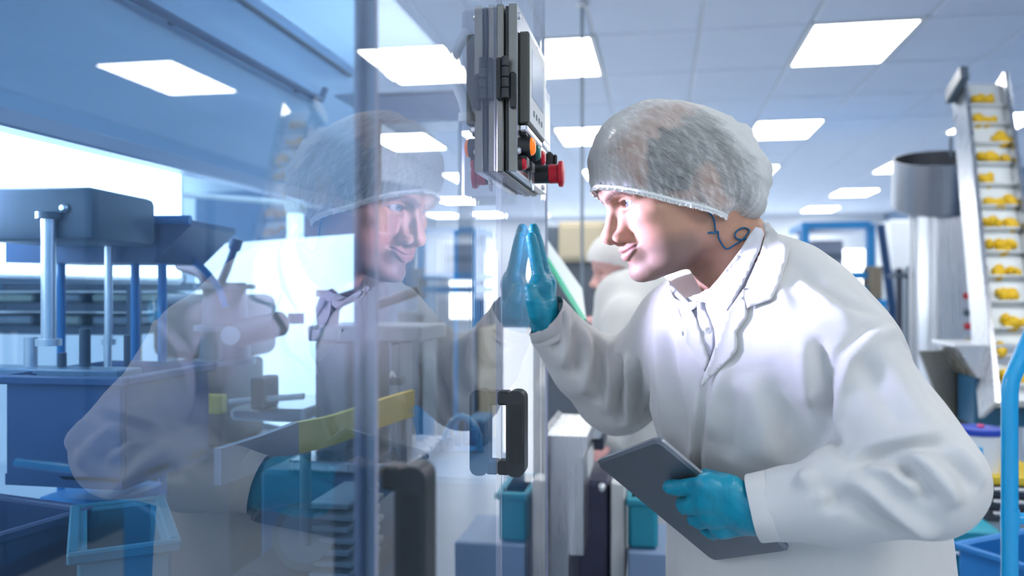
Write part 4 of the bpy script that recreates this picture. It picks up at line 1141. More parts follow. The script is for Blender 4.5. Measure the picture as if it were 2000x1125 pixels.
# backlit panel under the hood
bl = thing('backlit_panel', 'glowing white backlit panel below the hood rail, far left', 'light panel', (-1.40, 1.2, rel(.01)))
quad([(-1.345, .25, rel(.03)), (-1.345, 2.13, rel(.03)), (-1.345, 2.13, rel(.345)), (-1.345, .25, rel(.345))], 'diffuser', M['glow'], bl)
MB().box((-1.43, .22, rel(.01)), (-1.35, 2.16, rel(.37)), .01).build('casing', M['white'], bl)
for y in (.5, 1.9): MB().cyl((-1.39, y, rel(.37)), (-1.39, y, CEIL), .012, n=10).build('hanger', M['alu'], bl)
pl_ = bpy.data.lights.new('added face light', 'AREA'); pl_.shape = 'RECTANGLE'; pl_.size = .40; pl_.size_y = .22; pl_.energy = FACELIGHT; pl_.color = (.74, .66, 1.0); pl_.spread = R(13)  # added narrow violet light on the man's face, apart from the panel's glow
po_ = bpy.data.objects.new('added_face_light', pl_); COL.objects.link(po_); po_.parent = bl
lp_ = Vector((-1.33, 1.22, rel(.24))); la_ = Vector((-.05, 1.235, rel(.10))); po_.location = lp_-Vector(bl.location)
po_.rotation_euler = (la_-lp_).to_track_quat('-Z', 'Y').to_euler()
rf = thing('added_roof', 'milky roof sheet added over the machine to hold off ceiling light', 'roof sheet', (-.66, 1.6, rel(.82)))
MB().box((-1.12, -.35, rel(.82)), (GX-.012, 1.59, rel(.826))).build('added_roof_sheet', M['opal'], rf)  # front sheet out of view, added to keep ceiling light off the interior
MB().box((-1.12, 1.594, rel(.82)), (-.75, 3.0, rel(.826))).build('added_roof_sheet', M['opal'], rf)
for y in (.62, 1.14): MB().box((-1.1, y-.012, rel(.79)), (GX-.014, y+.012, rel(.82)), .002).build('added_roof_rib', M['lightgrey'], rf)

# white upright screen with grey end post
a, b = P(380, 470, 2.62), P(690, 470, 2.12)
wp = thing('white_screen', 'bright white upright screen with grey end post inside the machine', 'screen panel', ((a.x+b.x)/2, (a.y+b.y)/2, rel(-.6)))
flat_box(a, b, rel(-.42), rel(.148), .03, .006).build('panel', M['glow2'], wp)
c0 = P(690, 470, 2.12); c1 = P(730, 470, 2.07); flat_box(c0, c1, rel(-.135), rel(.150), .06, .012).build('end_post', pmat('pale blue enamel', (.33, .42, .62), .4), wp)
flat_box(a, b, 0, rel(-.42), .03).build('skirt', M['grey'], wp)
# post, light strip and blue cabinet beyond
t = thing('white_post', 'white square post beyond the white screen', 'post', (*P(577, 420, 3.1).xy, 0))
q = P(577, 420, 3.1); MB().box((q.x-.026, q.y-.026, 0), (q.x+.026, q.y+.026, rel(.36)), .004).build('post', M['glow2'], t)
MB().box((q.x-.032, q.y-.032, rel(.30)), (q.x+.032, q.y+.032, rel(.37)), .004).build('post_cap', M['white'], t)
a, b = P(330, 378, 3.4), P(740, 410, 2.95)
t = thing('glass_shelf', 'thin pale glass shelf rail crossing behind the white post', 'shelf rail', (*a.xy, a.z))
MB().tube([a, b], .012, 8).build('rail', M['white'], t)
MB().box((b.x-.02, b.y, 0), (b.x+.02, b.y+.04, b.z+.012)).build('support', M['lightgrey'], t); MB().box((a.x-.02, a.y, 0), (a.x+.02, a.y+.04, a.z+.012)).build('support', M['lightgrey'], t)
a, b = P(380, 400, 4.9), P(760, 400, 4.5)
t = thing('blue_cabinet', 'pale blue cabinet standing behind the machine', 'cabinet', (*((a+b)/2).xy, 0))
flat_box(a, b, 0, rel(.62), .4, .01).build('body', pmat('pale blue cabinet', (.22, .34, .52), .4), t)
for k in (.25, .75):
    q = a+(b-a)*k; MB().box((q.x-.012, q.y-.04, rel(.1)), (q.x+.012, q.y-.02, rel(.25)), .004).build('door_handle', M['alu'], t)

# weigher housing, navy tub, rods and blue tube frame at the left
Yw = 1.30
a, b = P(-60, 400, Yw-.02), P(180, 400, Yw)
t = thing('weigher_housing', 'grey rounded housing with one bolt above the navy tub', 'housing', (*((a+b)/2).xy, rz(90, 430, Yw)))
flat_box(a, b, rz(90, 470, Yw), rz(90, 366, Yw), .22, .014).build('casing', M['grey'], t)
q = P(115, 405, Yw-.02); MB().lathe([(.009, 0), (.009, .004), (.005, .009), (0, .010)], (q.x, q.y+.015, q.z), (0, -1, 0), 14).build('bolt', M['alu'], t)
t = thing('navy_tub', 'long navy tub with slanted end behind the chrome rods', 'tub', (*P(150, 500, 1.5).xy, rz(150, 510, 1.5)))
aa, bb = P(-80, 468, 1.48), P(372, 468, 1.55); d = (bb-aa); d.z = 0; L_ = d.length; d.normalize(); z0, z1 = rz(200, 512, 1.5), rz(200, 428, 1.5)
n_ = Vector((-d.y, d.x, 0))
m_ = MB(); m_.prism([(0, z0), (L_*.84, z0), (L_, z1-.012), (L_, z1), (0, z1)], (aa.x, aa.y, 0), d, (0, 0, 1), n_*.25); tub = m_.build('shell', M['navy'], t)
m_ = MB(); m_.tube([Vector((aa.x, aa.y, z1)), Vector((bb.x, bb.y, z1))], .010, 10); m_.build('rim', M['blue'], t)
for px, wd, yb in ((95, .0125, 662), (212, .008, 662)):
    yr_ = 1.283 if px == 95 else 1.505; q0, q1 = P(px, 428, yr_), P(px, yb, yr_)
    t = thing('chrome_rod', 'thick chrome guide rod at the far left' if px == 95 else 'thin chrome guide rod left of the blue upright', 'rod', q1)
    MB().cyl(q0, q1, wd, n=18).build('rod', M['alu'], t)
    MB().cyl(q1, q1-Vector((0, 0, .012)), wd*1.7, n=18).build('foot', M['alu'], t); MB().cyl(q0, q0+Vector((0, 0, .012)), wd*1.7, n=18).build('collar', M['grey'], t)
# blue tubular trolley frame
t = thing('tube_frame', 'blue tubular trolley frame behind the tinted door', 'trolley', (*P(200, 600, 1.6).xy, 0))
Yt = 1.60
def fl(px, py, Y):
    q = P(px, py, Y); q.x = max(q.x, -1.30); return q
MB().tube(bez([fl(-40, 490, Yt), fl(150, 488, Yt), fl(240, 486, Yt), fl(292, 490, Yt), fl(313, 505, Yt), fl(317, 540, Yt)]+[fl(317, 700, Yt)], 8)+[Vector((fl(317, 700, Yt).x, Yt, .1))], .0095, 12).build('top_hoop', M['blue'], t)
q = fl(264, 488, Yt); MB().tube([q, Vector((q.x, q.y, .1))], .009, 12).build('upright', M['blue'], t)
MB().tube(bez([fl(-40, 510, Yt+.12), fl(220, 502, Yt+.12), fl(340, 496, Yt+.12), fl(385, 515, Yt+.12), fl(425, 560, Yt+.12), fl(440, 600, Yt+.12)], 8), .008, 10).build('rear_hoop', M['blue'], t)
q = fl(20, 488, Yt); MB().tube([q, Vector((q.x, q.y, .1))], .009, 12).build('upright', M['blue'], t)
a, b = fl(20, 700, Yt), fl(317, 700, Yt); zz = .12
MB().box((min(a.x, b.x)-.02, Yt-.02, zz-.02), (max(a.x, b.x)+.02, Yt+.14, zz+.02), .005).build('deck', M['blue'], t)
# shelf rack with trays behind the rods
t = thing('tray_rack', 'grey green rack of shallow trays behind the chrome rods', 'rack', (*P(120, 600, 2.0).xy, 0))
a, b = P(-120, 580, 2.0), P(255, 580, 2.0)
for i, py in enumerate((520, 560, 600, 645)):
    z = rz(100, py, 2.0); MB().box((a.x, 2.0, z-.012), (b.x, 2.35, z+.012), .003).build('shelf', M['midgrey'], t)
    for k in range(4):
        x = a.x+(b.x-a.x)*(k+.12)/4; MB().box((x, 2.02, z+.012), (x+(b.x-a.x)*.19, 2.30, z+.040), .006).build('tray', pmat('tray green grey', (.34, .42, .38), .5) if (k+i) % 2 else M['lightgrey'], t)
for x in (a.x, b.x): MB().box((x-.015, 2.0, 0), (x+.015, 2.03, rz(100, 505, 2.0)), .003).build('upright', M['grey'], t)
# blocks and chrome stubs at mid left
t = thing('stub_rail', 'row of short chrome stubs on a pale blue rail', 'rail', (*P(120, 700, 1.35).xy, rz(120, 720, 1.35)))
a, b = P(-60, 722, 1.35), P(245, 722, 1.35)
MB().box((a.x, 1.33, a.z-.012), (b.x, 1.40, a.z+.006), .003).build('rail', pmat('pale blue rail', (.16, .28, .42), .4), t)
for px, hh, r_ in ((48, .060, .012), (110, .030, .008), (155, .075, .010), (200, .065, .007), (238, .062, .006)):
    q = P(px, 722, 1.35); MB().cyl((q.x, 1.365, q.z+.004), (q.x, 1.365, q.z+hh), r_, n=16).build('stub', M['alu'] if px in (48, 200) else M['midgrey'], t)
# big blue bin, dark crate, teal crate low at the left
def bin_(name, label, pts, z0, z1, t_, mat, rim=True, cat='bin'):
    a, b = pts; o = thing(name, label, cat, (*((a+b)/2).xy, z0))
    wall_t = .012
    d = Vector((b.x-a.x, b.y-a.y, 0)); L_ = d.length; d.normalize(); n = Vector((-d.y, d.x, 0)); n = n if n.dot(Vector((a.x, a.y, 0))) > 0 else -n
    Mx = Matrix(((d.x, n.x, 0, a.x), (d.y, n.y, 0, a.y), (0, 0, 1, 0), (0, 0, 0, 1)))
    MB().box((0, 0, z0), (L_, wall_t, z1), .004, 1, M=Mx).build('front_wall', mat, o); MB().box((0, t_-wall_t, z0), (L_, t_, z1), .004, 1, M=Mx).build('back_wall', mat, o)
    MB().box((0, wall_t, z0), (wall_t, t_-wall_t, z1), 0, 1, M=Mx).build('side_wall', mat, o); MB().box((L_-wall_t, wall_t, z0), (L_, t_-wall_t, z1), 0, 1, M=Mx).build('side_wall', mat, o)
    MB().box((0, 0, z0-.01), (L_, t_, z0+.01), 0, 1, M=Mx).build('bottom', mat, o)
    if rim:
        r = MB()
        for lo, hi in (((-.012, -.012, z1-.012), (L_+.012, .002, z1+.004)), ((-.012, t_-.002, z1-.012), (L_+.012, t_+.012, z1+.004)), ((-.012, .002, z1-.012), (.004, t_-.002, z1+.004)), ((L_-.004, .002, z1-.012), (L_+.012, t_-.002, z1+.004))): r.box(lo, hi, .003, 1, M=Mx)
        r.build('rim', mat, o)
    return o
bin_('storage_bin', 'big blue storage bin at the left under the chrome stubs', (P(10, 800, 1.27), P(238, 800, 1.27)), rz(100, 940, 1.27), rz(100, 738, 1.27), .28, pmat('blue bin', (.02, .08, .22), .5, vary=.15))
bin_('parts_crate', 'dark slate crate in the bottom left corner', (P(-90, 1060, .95), P(165, 1060, 1.15)), rz(60, 1200, 1.05), rz(60, 1030, 1.05), .28, pmat('slate crate', (.03, .05, .13), .5), cat='crate')
bin_('parts_crate', 'teal crate beside the dark crate, bottom left', (P(150, 1080, .95), P(335, 1080, 1.02)), rz(250, 1230, 1.0), rz(250, 1062, 1.0), .25, pmat('teal crate', (.015, .17, .24), .45), cat='crate')
t = thing('blue_stool', 'low bright blue frame under the mirrored elbow', 'frame', (*P(170, 1040, 1.42).xy, 0))
a, b = P(85, 1000, 1.42), P(230, 1000, 1.42); zt = rz(150, 990, 1.42)
MB().box((a.x, 1.40, zt-.02), (b.x, 1.57, zt+.02), .006).build('top', M['blue'], t)
for p0, p1 in ((a, P(75, 1300, 1.42)), (P(212, 1000, 1.42), P(285, 1130, 1.42))):
    MB().tube([Vector((p0.x, 1.43, zt)), Vector((p1.x, 1.43, max(.02, p1.z)))], .014, 10).build('leg', M['blue'], t)
for x in (a.x, b.x): MB().tube([Vector((x, 1.55, zt)), Vector((x, 1.55, .02))], .014, 10).build('leg', M['blue'], t)

# dosing head: rounded grey body with lever, hoses and a lower mechanism
Yd = 1.95
t = thing('dosing_head', 'grey rounded dosing head with a dark lever behind the tinted door', 'dosing head', (*P(430, 800, Yd).xy, rz(430, 860, Yd)))
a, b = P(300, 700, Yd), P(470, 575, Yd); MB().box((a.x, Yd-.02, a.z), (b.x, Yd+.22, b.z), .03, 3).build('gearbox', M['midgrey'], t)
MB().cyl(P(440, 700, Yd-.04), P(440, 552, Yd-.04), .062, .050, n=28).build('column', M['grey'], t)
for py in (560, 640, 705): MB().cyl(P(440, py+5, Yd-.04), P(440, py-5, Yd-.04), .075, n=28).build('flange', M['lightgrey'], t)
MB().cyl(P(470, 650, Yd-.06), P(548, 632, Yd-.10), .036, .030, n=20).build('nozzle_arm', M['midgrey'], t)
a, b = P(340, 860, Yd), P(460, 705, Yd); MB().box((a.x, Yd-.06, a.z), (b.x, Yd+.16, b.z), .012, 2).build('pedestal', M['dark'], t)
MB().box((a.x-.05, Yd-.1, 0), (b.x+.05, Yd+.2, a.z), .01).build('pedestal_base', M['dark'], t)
MB().tube(bez([P(428, 560, Yd-.05), P(445, 520, Yd-.05), P(456, 490, Yd-.05), P(464, 466, Yd-.05)], 6), [.011]*7+[.010]*6+[.016]*6, 12).build('lever', M['navy'], t)
MB().box(P(380, 805, Yd-.12)-Vector((0, .02, 0)), P(440, 770, Yd-.12)+Vector((0, .01, 0)), .003).build('label_plate', M['yellow'], t)
MB().cyl(P(450, 655, Yd-.18), P(450, 655, Yd-.14), .022, n=20).build('gauge', M['white'], t)
MB().tube(bez([P(350, 520, Yd+.05), P(395, 540, Yd-.02), P(410, 600, Yd-.05)], 8), .012, 10).build('hose', pmat('brown hose', (.22, .14, .16), .5), t)
# pipe elbow with a long handle rod
Ye = 1.80
t = thing('pipe_elbow', 'dark pipe elbow with a long slanting handle rod', 'pipe', (*P(640, 640, Ye).xy, rz(640, 640, Ye)))
MB().tube([P(640, 640, Ye), P(640, 606, Ye), P(645, 590, Ye), P(658, 582, Ye)], [.024, .028, .029, .026], 18).build('elbow', M['navy'], t)
MB().cyl(P(634, 580, Ye), P(634, 566, Ye), .020, n=18).build('cap', M['midgrey'], t)
MB().tube([P(656, 590, Ye), P(705, 572, Ye-.02), P(735, 596, Ye-.05), P(776, 582, Ye-.02), P(816, 568, Ye)], [.017, .014, .013, .012, .012], 14).build('handle_rod', pmat('slate rod', (.10, .13, .20), .4), t)
# table beam on posts
Yb = 1.75
a, b = P(600, 650, Yb), P(822, 650, Yb)
t = thing('bridge_table', 'pale grey bridge table on two posts under the pipe elbow', 'machine table', (*((a+b)/2).xy, rz(700, 850, Yb)))
MB().box((a.x, Yb, rz(700, 668, Yb)), (b.x, Yb+.22, rz(700, 637, Yb)), .004).build('top_beam', M['lightgrey'], t)
for p0, p1, c_ in ((608, 670, 'lightgrey'), (690, 728, 'grey'), (756, 775, 'lightgrey')):
    x0, x1 = P(p0, 700, Yb).x, P(p1, 700, Yb).x; MB().box((x0, Yb+.02, rz(700, 900, Yb)), (x1, Yb+.12, rz(700, 669, Yb)), .004).build('post', M[c_], t)
MB().box((a.x, Yb-.10, rz(700, 905, Yb)), (b.x, Yb+.25, rz(700, 885, Yb)), .004).build('lower_plate', M['steel'], t)
MB().cyl(P(578, 632, Yb), P(578, 612, Yb), .018, n=14).build('stub', M['grey'], t)
MB().box(P(760, 752, Yb-.05), P(776, 735, Yb-.02)+Vector((.02, 0, 0)), .003).build('padlock', M['midgrey'], t)
MB().tube(bez([P(763, 737, Yb-.04), P(766, 727, Yb-.04), P(772, 737, Yb-.04)], 6), .003, 8).build('shackle', M['alu'], t)
# white trays on the plate
t = thing('steel_tray', 'shiny steel tray behind the yellow rail', 'tray', (*P(545, 780, 1.75).xy, rz(545, 800, 1.75)))
a, b = P(470, 790, 1.75), P(612, 790, 1.75)
MB().box((a.x, 1.70, a.z-.03), (b.x, 1.95, a.z), .008).build('tray', M['alu'], t); MB().tube([Vector((a.x, 1.70, a.z+.012)), Vector((b.x, 1.70, a.z+.03))], .007, 8).build('tray_rim', M['white'], t)
MB().box((P(505, 0, 1.72).x, 1.68, a.z+.0), (P(530, 0, 1.72).x, 1.76, a.z+.07), .004).build('block', M['midgrey'], t)
# yellow safety rail
t = thing('safety_rail', 'flat yellow safety rail slanting across the tinted door', 'rail', (*P(690, 830, 1.4).xy, rz(690, 860, 1.4)))
rp = [(P(425, 912, 1.08)), (P(500, 886, 1.18)), (P(578, 855, 1.30))]; yp = [P(578, 855, 1.30), P(640, 842, 1.38), P(700, 822, 1.46), P(750, 804, 1.53), P(806, 787, 1.60)]
def band(pts, h, t_, name, mat, parent):
    m = MB(); pts = bez(pts, 6); A = []
    for i, p in enumerate(pts):
        tg = (pts[min(i+1, len(pts)-1)]-pts[max(i-1, 0)]); tg.z = 0; tg.normalize(); n = Vector((-tg.y, tg.x, 0))
        A.append([m.bm.verts.new(p+n*s_*t_/2+Vector((0, 0, zz_*h/2))) for s_, zz_ in ((-1, -1), (1, -1), (1, 1), (-1, 1))])
    for X_, Y_ in zip(A, A[1:]):
        for i in range(4): m.bm.faces.new((X_[i], X_[(i+1) % 4], Y_[(i+1) % 4], Y_[i]))
    m.bm.faces.new(A[0][::-1]); m.bm.faces.new(A[-1]); return m.build(name, mat, parent)
band(yp, .053, .012, 'yellow_band', M['yellow'], t); band(rp, .053, .012, 'plain_band', pmat('blue grey rail', (.07, .13, .22), .45), t)
for px, Y in ((600, 1.335), (790, 1.585)):
    q = P(px, 850 if px < 700 else 792, Y); MB().cyl((q.x-.01, q.y+.015, q.z), (q.x-.01, q.y+.015, rz(700, 905, Y)-.15), .010, n=12).build('stanchion', M['grey'], t)
# drive motor with fins at the bottom
Ym = 1.45
t = thing('drive_motor', 'finned grey drive motor low behind the near handle', 'motor', (*P(630, 1100, Ym).xy, rz(630, 1120, Ym)))
MB().cyl(P(600, 1045, Ym-.06), P(640, 1040, Ym+.22), .062, n=28).build('barrel', M['midgrey'], t)
for k in range(7): 
    q = P(655+8*(k % 2), 975+22*k, Ym-.02); MB().box(q+Vector((-.03, -.05, -.005)), q+Vector((.045, .12, .005)), .002).build('cooling_fin', M['lightgrey'], t)
MB().cyl(P(598, 1045, Ym-.075), P(600, 1045, Ym-.055), .048, n=24).build('fan_cover', M['grey'], t)
MB().box(P(480, 1150, Ym)+Vector((0, -.05, 0)), P(700, 1115, Ym)+Vector((0, .25, 0)), .006).build('mount_plate', M['dark'], t)
# work bed that everything inside stands on
t = thing('machine_bed', 'dark steel machine bed inside the guard', 'machine bed', (-.65, .9, .605))
MB().box((-1.02, .0, .605), (GX-.03, 1.60, .64), .006).build('bed_plate', M['dark'], t)
MB().box((-1.0, .02, .64), (-.98, 1.58, .66), .004).build('edge_lip', M['midgrey'], t)
t = thing('rear_plinth', 'deep blue plinth under the bridge table', 'plinth', (-.6, 2.2, 0))
MB().box((-.86, 1.66, .0), (GX-.10, 2.14, rz(700, 906, 1.75)-.002), .01).build('block', pmat('blue plinth', (.03, .16, .34), .5), t)
MB().box((-.87, 1.65, .0), (GX-.09, 2.15, .08), .004).build('kick_board', M['dark'], t)

# blue valve manifold seen through the second door
Yv = 1.95
t = thing('valve_manifold', 'blue valve manifold with tubes behind the clear door', 'valve block', (*P(900, 920, Yv).xy, rz(900, 1000, Yv)))
for i, (x0, y0, x1, y1) in enumerate(((850, 905, 930, 880), (858, 935, 938, 910), (845, 985, 925, 945), (905, 880, 945, 820))):
    a, b = P(x0, y0, Yv+.02*i), P(x1, y1, Yv+.02*i); MB().box((a.x, Yv+.03*i-.03, a.z), (b.x, Yv+.03*i+.10, b.z), .006).build('valve_block', M['blue'] if i % 2 == 0 else pmat('mid blue', (.03, .22, .45), .4), t)
for i in range(5):
    q = P(862+16*i, 880-5*i, Yv-.02); MB().cyl(q, q+Vector((0, 0, .028)), .009, n=12).build('fitting', M['blue'], t)
MB().tube(bez([P(866, 866, Yv), P(880, 830, Yv), P(905, 815, Yv), P(930, 840, Yv), P(940, 900, Yv)], 8), .009, 10).build('air_hose', M['cyan'], t)
MB().box(P(895, 840, Yv+.1), P(918, 812, Yv+.14), .003).build('coil', M['midgrey'], t)
MB().cyl(P(868, 960, Yv-.05), P(868, 925, Yv-.05), .016, n=16).build('regulator', M['navy'], t)
a = P(850, 1000, Yv); b = P(930, 1000, Yv); MB().box((a.x, Yv-.05, min(rz(700, 906, 1.75), a.z-.01)), (b.x, Yv+.16, a.z), .006).build('stand', pmat('blue stand', (.06, .25, .45), .4), t)
# grey junction box and hose behind the control box
t = thing('junction_box', 'pale grey junction box inside the guard behind the control box', 'junction box', (GX-.06, 1.3, rel(.15)))
MB().box((-.330, 1.34, rel(.148)), (GX-.03, 1.44, rel(.47)), .006).build('casing', pmat('pale lavender enamel', (.33, .38, .52), .4), t)
MB().tube(bez([P(915, 60, 1.28), P(893, 95, 1.28), P(884, 130, 1.28), P(893, 165, 1.28), P(905, 195, 1.28), P(912, 222, 1.28)], 8), .0095, 12).build('hose', pmat('pale hose', (.60, .66, .78), .35), t)
q = P(912, 222, 1.28); MB().cyl(q, q-Vector((0, 0, .014)), .014, n=16).build('gland', M['white'], t)
t = thing('cross_beam', 'lavender grey cross beam high behind the second door', 'beam', (*P(810, 208, 2.3).xy, rz(810, 230, 2.3)))
a, b = P(715, 208, 2.3), P(905, 208, 2.3)
MB().box((a.x, 2.3, rz(800, 232, 2.3)), (b.x, 2.36, rz(800, 184, 2.3)), .004).build('beam', pmat('lavender grey', (.28, .31, .46), .4), t)
MB().box((a.x-.1, 2.3, rz(800, 182, 2.3)), (b.x+.05, 2.9, rz(800, 178, 2.3))).build('top_plate', M['steel_h'], t)
MB().box((b.x-.02, 2.32, 0), (b.x+.02, 2.35, rz(800, 184, 2.3))).build('upright', M['lightgrey'], t); MB().box((a.x, 2.32, 0), (a.x+.03, 2.35, rz(800, 184, 2.3))).build('upright', M['lightgrey'], t)
# glowing panel added for the bright reflection in the guard beyond the hand
t = thing('added_glow_panel', 'added glowing white panel standing in for the bright reflection below the hand', 'screen panel', (-.42, 1.95, .6))
x0, x1 = P(984, 800, 1.95).x, P(1064, 800, 1.95).x
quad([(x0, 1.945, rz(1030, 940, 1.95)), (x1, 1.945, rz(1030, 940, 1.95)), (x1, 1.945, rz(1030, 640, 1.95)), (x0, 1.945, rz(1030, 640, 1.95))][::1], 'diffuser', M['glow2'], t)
MB().box((x0-.01, 1.95, .60), (x1+.005, 1.97, rz(1030, 330, 1.95)), .003).build('added_dark_backing', pmat('added lavender backing', (.30, .33, .45), .35), t)  # sheet added to darken the view behind the mirrored hand
# far packing unit seen through the clear door
t = thing('packing_unit', 'grey packing unit with dark tower far behind the clear door', 'machine', (*P(880, 650, 3.6).xy, 0))
for (xa, ya, xb, yb_, mt) in ((850, 900, 940, 585, 'midgrey'), (905, 900, 965, 640, 'cream'), (815, 900, 860, 540, 'lightgrey'), (775, 900, 830, 610, 'grey')):
    a, b = P(xa, ya, 3.6), P(xb, yb_, 3.6); MB().box((a.x, 3.6, 0), (b.x, 3.95, b.z), .01).build('housing', M[mt], t)
for px in (893, 921): 
    q = P(px, 560, 3.5); MB().tube([Vector((q.x, 3.5, 0)), Vector((q.x, 3.5, rz(px, 450, 3.5)))], .016, 10).build('blue_post', M['blue'], t)
M.update(OUTER)
# ================================================================== the hall beyond
# --- second worker
m2 = thing('person', 'second person in white coat and hairnet working behind, face turned down', 'person', (*P(1235, 560, 3.0).xy, 0))
H2 = head_frame(1230, 533, 2.93, 14, 10)
HO2, M2 = np.array(H2[0]), np.array([H2[1], H2[2], H2[3]])
def tw2(p): return np.asarray(p) @ M2 + HO2
f2 = head_field(.0042); v_, q_ = f2.mesh(); keep = v_
c2 = np.tile(np.array([[.80, .48, .44]]), (len(v_), 1)); bd2 = np_mesh('body', tw2(v_), q_, M['skin'], m2, c2)
n2_ = Field((-.19, -.15, -.13), (.19, .15, .20), .006)
n2_.ell((.018, 0, .052), (.115, .096, .108), .01); n2_.ell((-.060, 0, .020), (.080, .09, .090), .03)
v_, q_ = n2_.mesh(); pn2 = np.array((-.42, 0, 1.)); v_, q_, _ = drop(v_, q_, (v_-np.array((.11, 0, .058)))@pn2 < 0)
M['net2'] = net_mat('hairnet dense', .80, .95)
np_mesh('hairnet', tw2(v_), q_, M['net2'], m2)
Ys = 3.0
f3 = Field((-.55, 2.55, .45), (.55, 3.5, 1.46), .009)
hc2 = P(1262, 600, Ys)
f3.cone(P(1240, 595, 2.98), P(1250, 900, 3.02), .15, .19, .06); f3.cone(P(1250, 900, 3.02), Vector((P(1255, 900, 3.05).x, 3.05, .5)), .19, .21, .05)
f3.cone(P(1222, 625, 2.82), P(1225, 760, 2.74), .085, .075, .05); f3.cone(P(1225, 770, 2.74), P(1190, 858, 2.66), .075, .055, .03)
f3.cone(P(1240, 620, 3.12), P(1215, 700, 3.2), .08, .07, .05); f3.cone(P(1215, 700, 3.2), P(1186, 632, 3.1), .065, .045, .03)
v_, q_ = f3.mesh(); nn_ = normals(v_, q_); v_ = v_+nn_*(np.array([noise.fractal((p[0]*10, p[1]*10, p[2]*6), 1., 2., 2) for p in v_])*.008)[:, None]
np_mesh('lab_coat', v_, q_, M['coat'], m2)
for (wx, wy, wY), (tx, ty, tY) in (((1192, 852, 2.66), (1166, 888, 2.62)), ((1186, 632, 3.1), (1160, 622, 3.06))):
    g2 = Field(np.array(P(wx, wy, wY))-.16, np.array(P(wx, wy, wY))+.16, .0055)
    a = np.array(P(wx, wy, wY)); b = np.array(P(tx, ty, tY)); d_ = b-a
    g2.cone(a-d_*.3, a+d_*.45, .026, .030, .02)
    sd = np.cross(d_, (0, 0, 1)); sd = sd/np.linalg.norm(sd)
    for k in range(4): g2.chain([a+d_*.5+sd*(.018*(k-1.5)), a+d_*1.0+sd*(.020*(k-1.5)), a+d_*1.3+sd*(.018*(k-1.5))+np.array((0, 0, -.02))], [.010, .009, .008], .008)
    g2.chain([a+d_*.2+sd*.022, a+d_*.6+sd*.042, a+d_*.95+sd*.042], [.012, .010, .008], .01)
    v_, q_ = g2.mesh(); np_mesh('hand', v_, q_, M['skin'], m2, np.tile(np.array([[.74, .40, .40]]), (len(v_), 1)))
tm = MB()
for s in (-1, 1):
    q = Vector((P(1255, 900, 3.05).x+.02, 3.05+.09*s, 0)); tm.tube([q+Vector((0, 0, .7)), q+Vector((0, 0, .05))], [.085, .065], 16)
tm.build('trousers', M['trouser'], m2)
for s in (-1, 1):
    q = Vector((P(1255, 900, 3.05).x-.03, 3.05+.09*s, 0)); MB().box(q+Vector((-.14, -.045, 0)), q+Vector((.12, .045, .075)), .025, 2).build('shoe', M['shoe'], m2)

# --- things between the guard and the man
t = thing('cream_cabinet', 'cream electrical cabinet on a dark base behind the second worker', 'cabinet', (*P(1135, 470, 5.6).xy, 0))
a, b = P(1091, 512, 5.6), P(1182, 432, 5.6)
MB().box((a.x, 5.6, a.z), (b.x, 6.0, b.z), .01).build('cabinet_body', M['cream'], t); MB().box((a.x-.06, 5.62, 0), (b.x+.03, 6.0, a.z), .01).build('base', pmat('dark grey base', (.10, .12, .15), .5), t)
MB().box((a.x+.02, 5.585, a.z+.03), (b.x-.02, 5.60, b.z-.03), .004).build('door', M['cream'], t)
MB().box((a.x-.10, 5.7, 0), (a.x-.005, 6.0, b.z-.02), .01).build('side_unit', M['midgrey'], t)
# tilted guard flap with green edge
t = thing('guard_flap', 'tilted milky guard flap with bright green edge by the wrist', 'guard flap', (*P(1110, 640, 2.4).xy, rz(1110, 650, 2.4)))
p0, p1, p2, p3 = P(1060, 493, 2.45), P(1142, 628, 2.15), P(1134, 566, 2.40), P(1060, 462, 2.70)
m_ = MB(); nrm = (p1-p0).cross(p3-p0).normalized()*.006
A = [m_.bm.verts.new(p) for p in (p0, p1, p2, p3)]; B = [m_.bm.verts.new(p+nrm) for p in (p0, p1, p2, p3)]
for i in range(4): m_.bm.faces.new((A[i], A[(i+1) % 4], B[(i+1) % 4], B[i]))
m_.bm.faces.new(A[::-1]); m_.bm.faces.new(B); m_.build('sheet', M['frost'], t)
MB().tube([p0, p1], .0075, 8).build('green_edge', M['green_edge'], t)
MB().tube([p1, Vector((p1.x, p1.y, rel(-.25)))], .012, 10).build('stay', M['steel'], t)
# steel chute machine below
t = thing('chute_machine', 'stainless chute machine with a dark front below the flap', 'machine', (*P(1120, 900, 2.3).xy, 0))
Yc = 2.25
a, b = P(1098, 1000, Yc), P(1192, 930, Yc)
MB().box((a.x, Yc, 0), (b.x, Yc+.28, rz(1150, 940, Yc)), .01).build('dark_front', pmat('dark slate panel', (.045, .05, .10), .4, vary=.3, scale=8), t)
m_ = MB(); m_.prism([(0, 0), (.10, 0), (.10, .25), (0, .32)], (P(1066, 1090, Yc-.15).x, Yc-.18, rz(1080, 1040, Yc)), (1, 0, 0), (0, 0, 1), (0, .30, 0)); m_.build('chute', M['steel'], t)
m_ = MB(); m_.prism([(0, -.45), (.055, -.45), (.055, -.06), (.10, 0.0), (.10, .03), (0, .03)], (P(1072, 960, Yc-.2).x, Yc-.25, rz(1080, 840, Yc)), (1, 0, 0), (0, 0, 1), (0, .35, 0)); m_.build('side_frame', M['steel'], t)
a, b = P(1100, 930, Yc-.02), P(1152, 878, Yc-.02); MB().box((a.x, Yc-.05, a.z), (b.x, Yc+.12, b.z), .006).build('white_box', M['white'], t)
a, b = P(1095, 850, Yc+.1), P(1175, 832, Yc+.1); MB().box((a.x, Yc+.05, a.z), (b.x, Yc+.28, b.z), .003).build('tray', M['steel'], t)
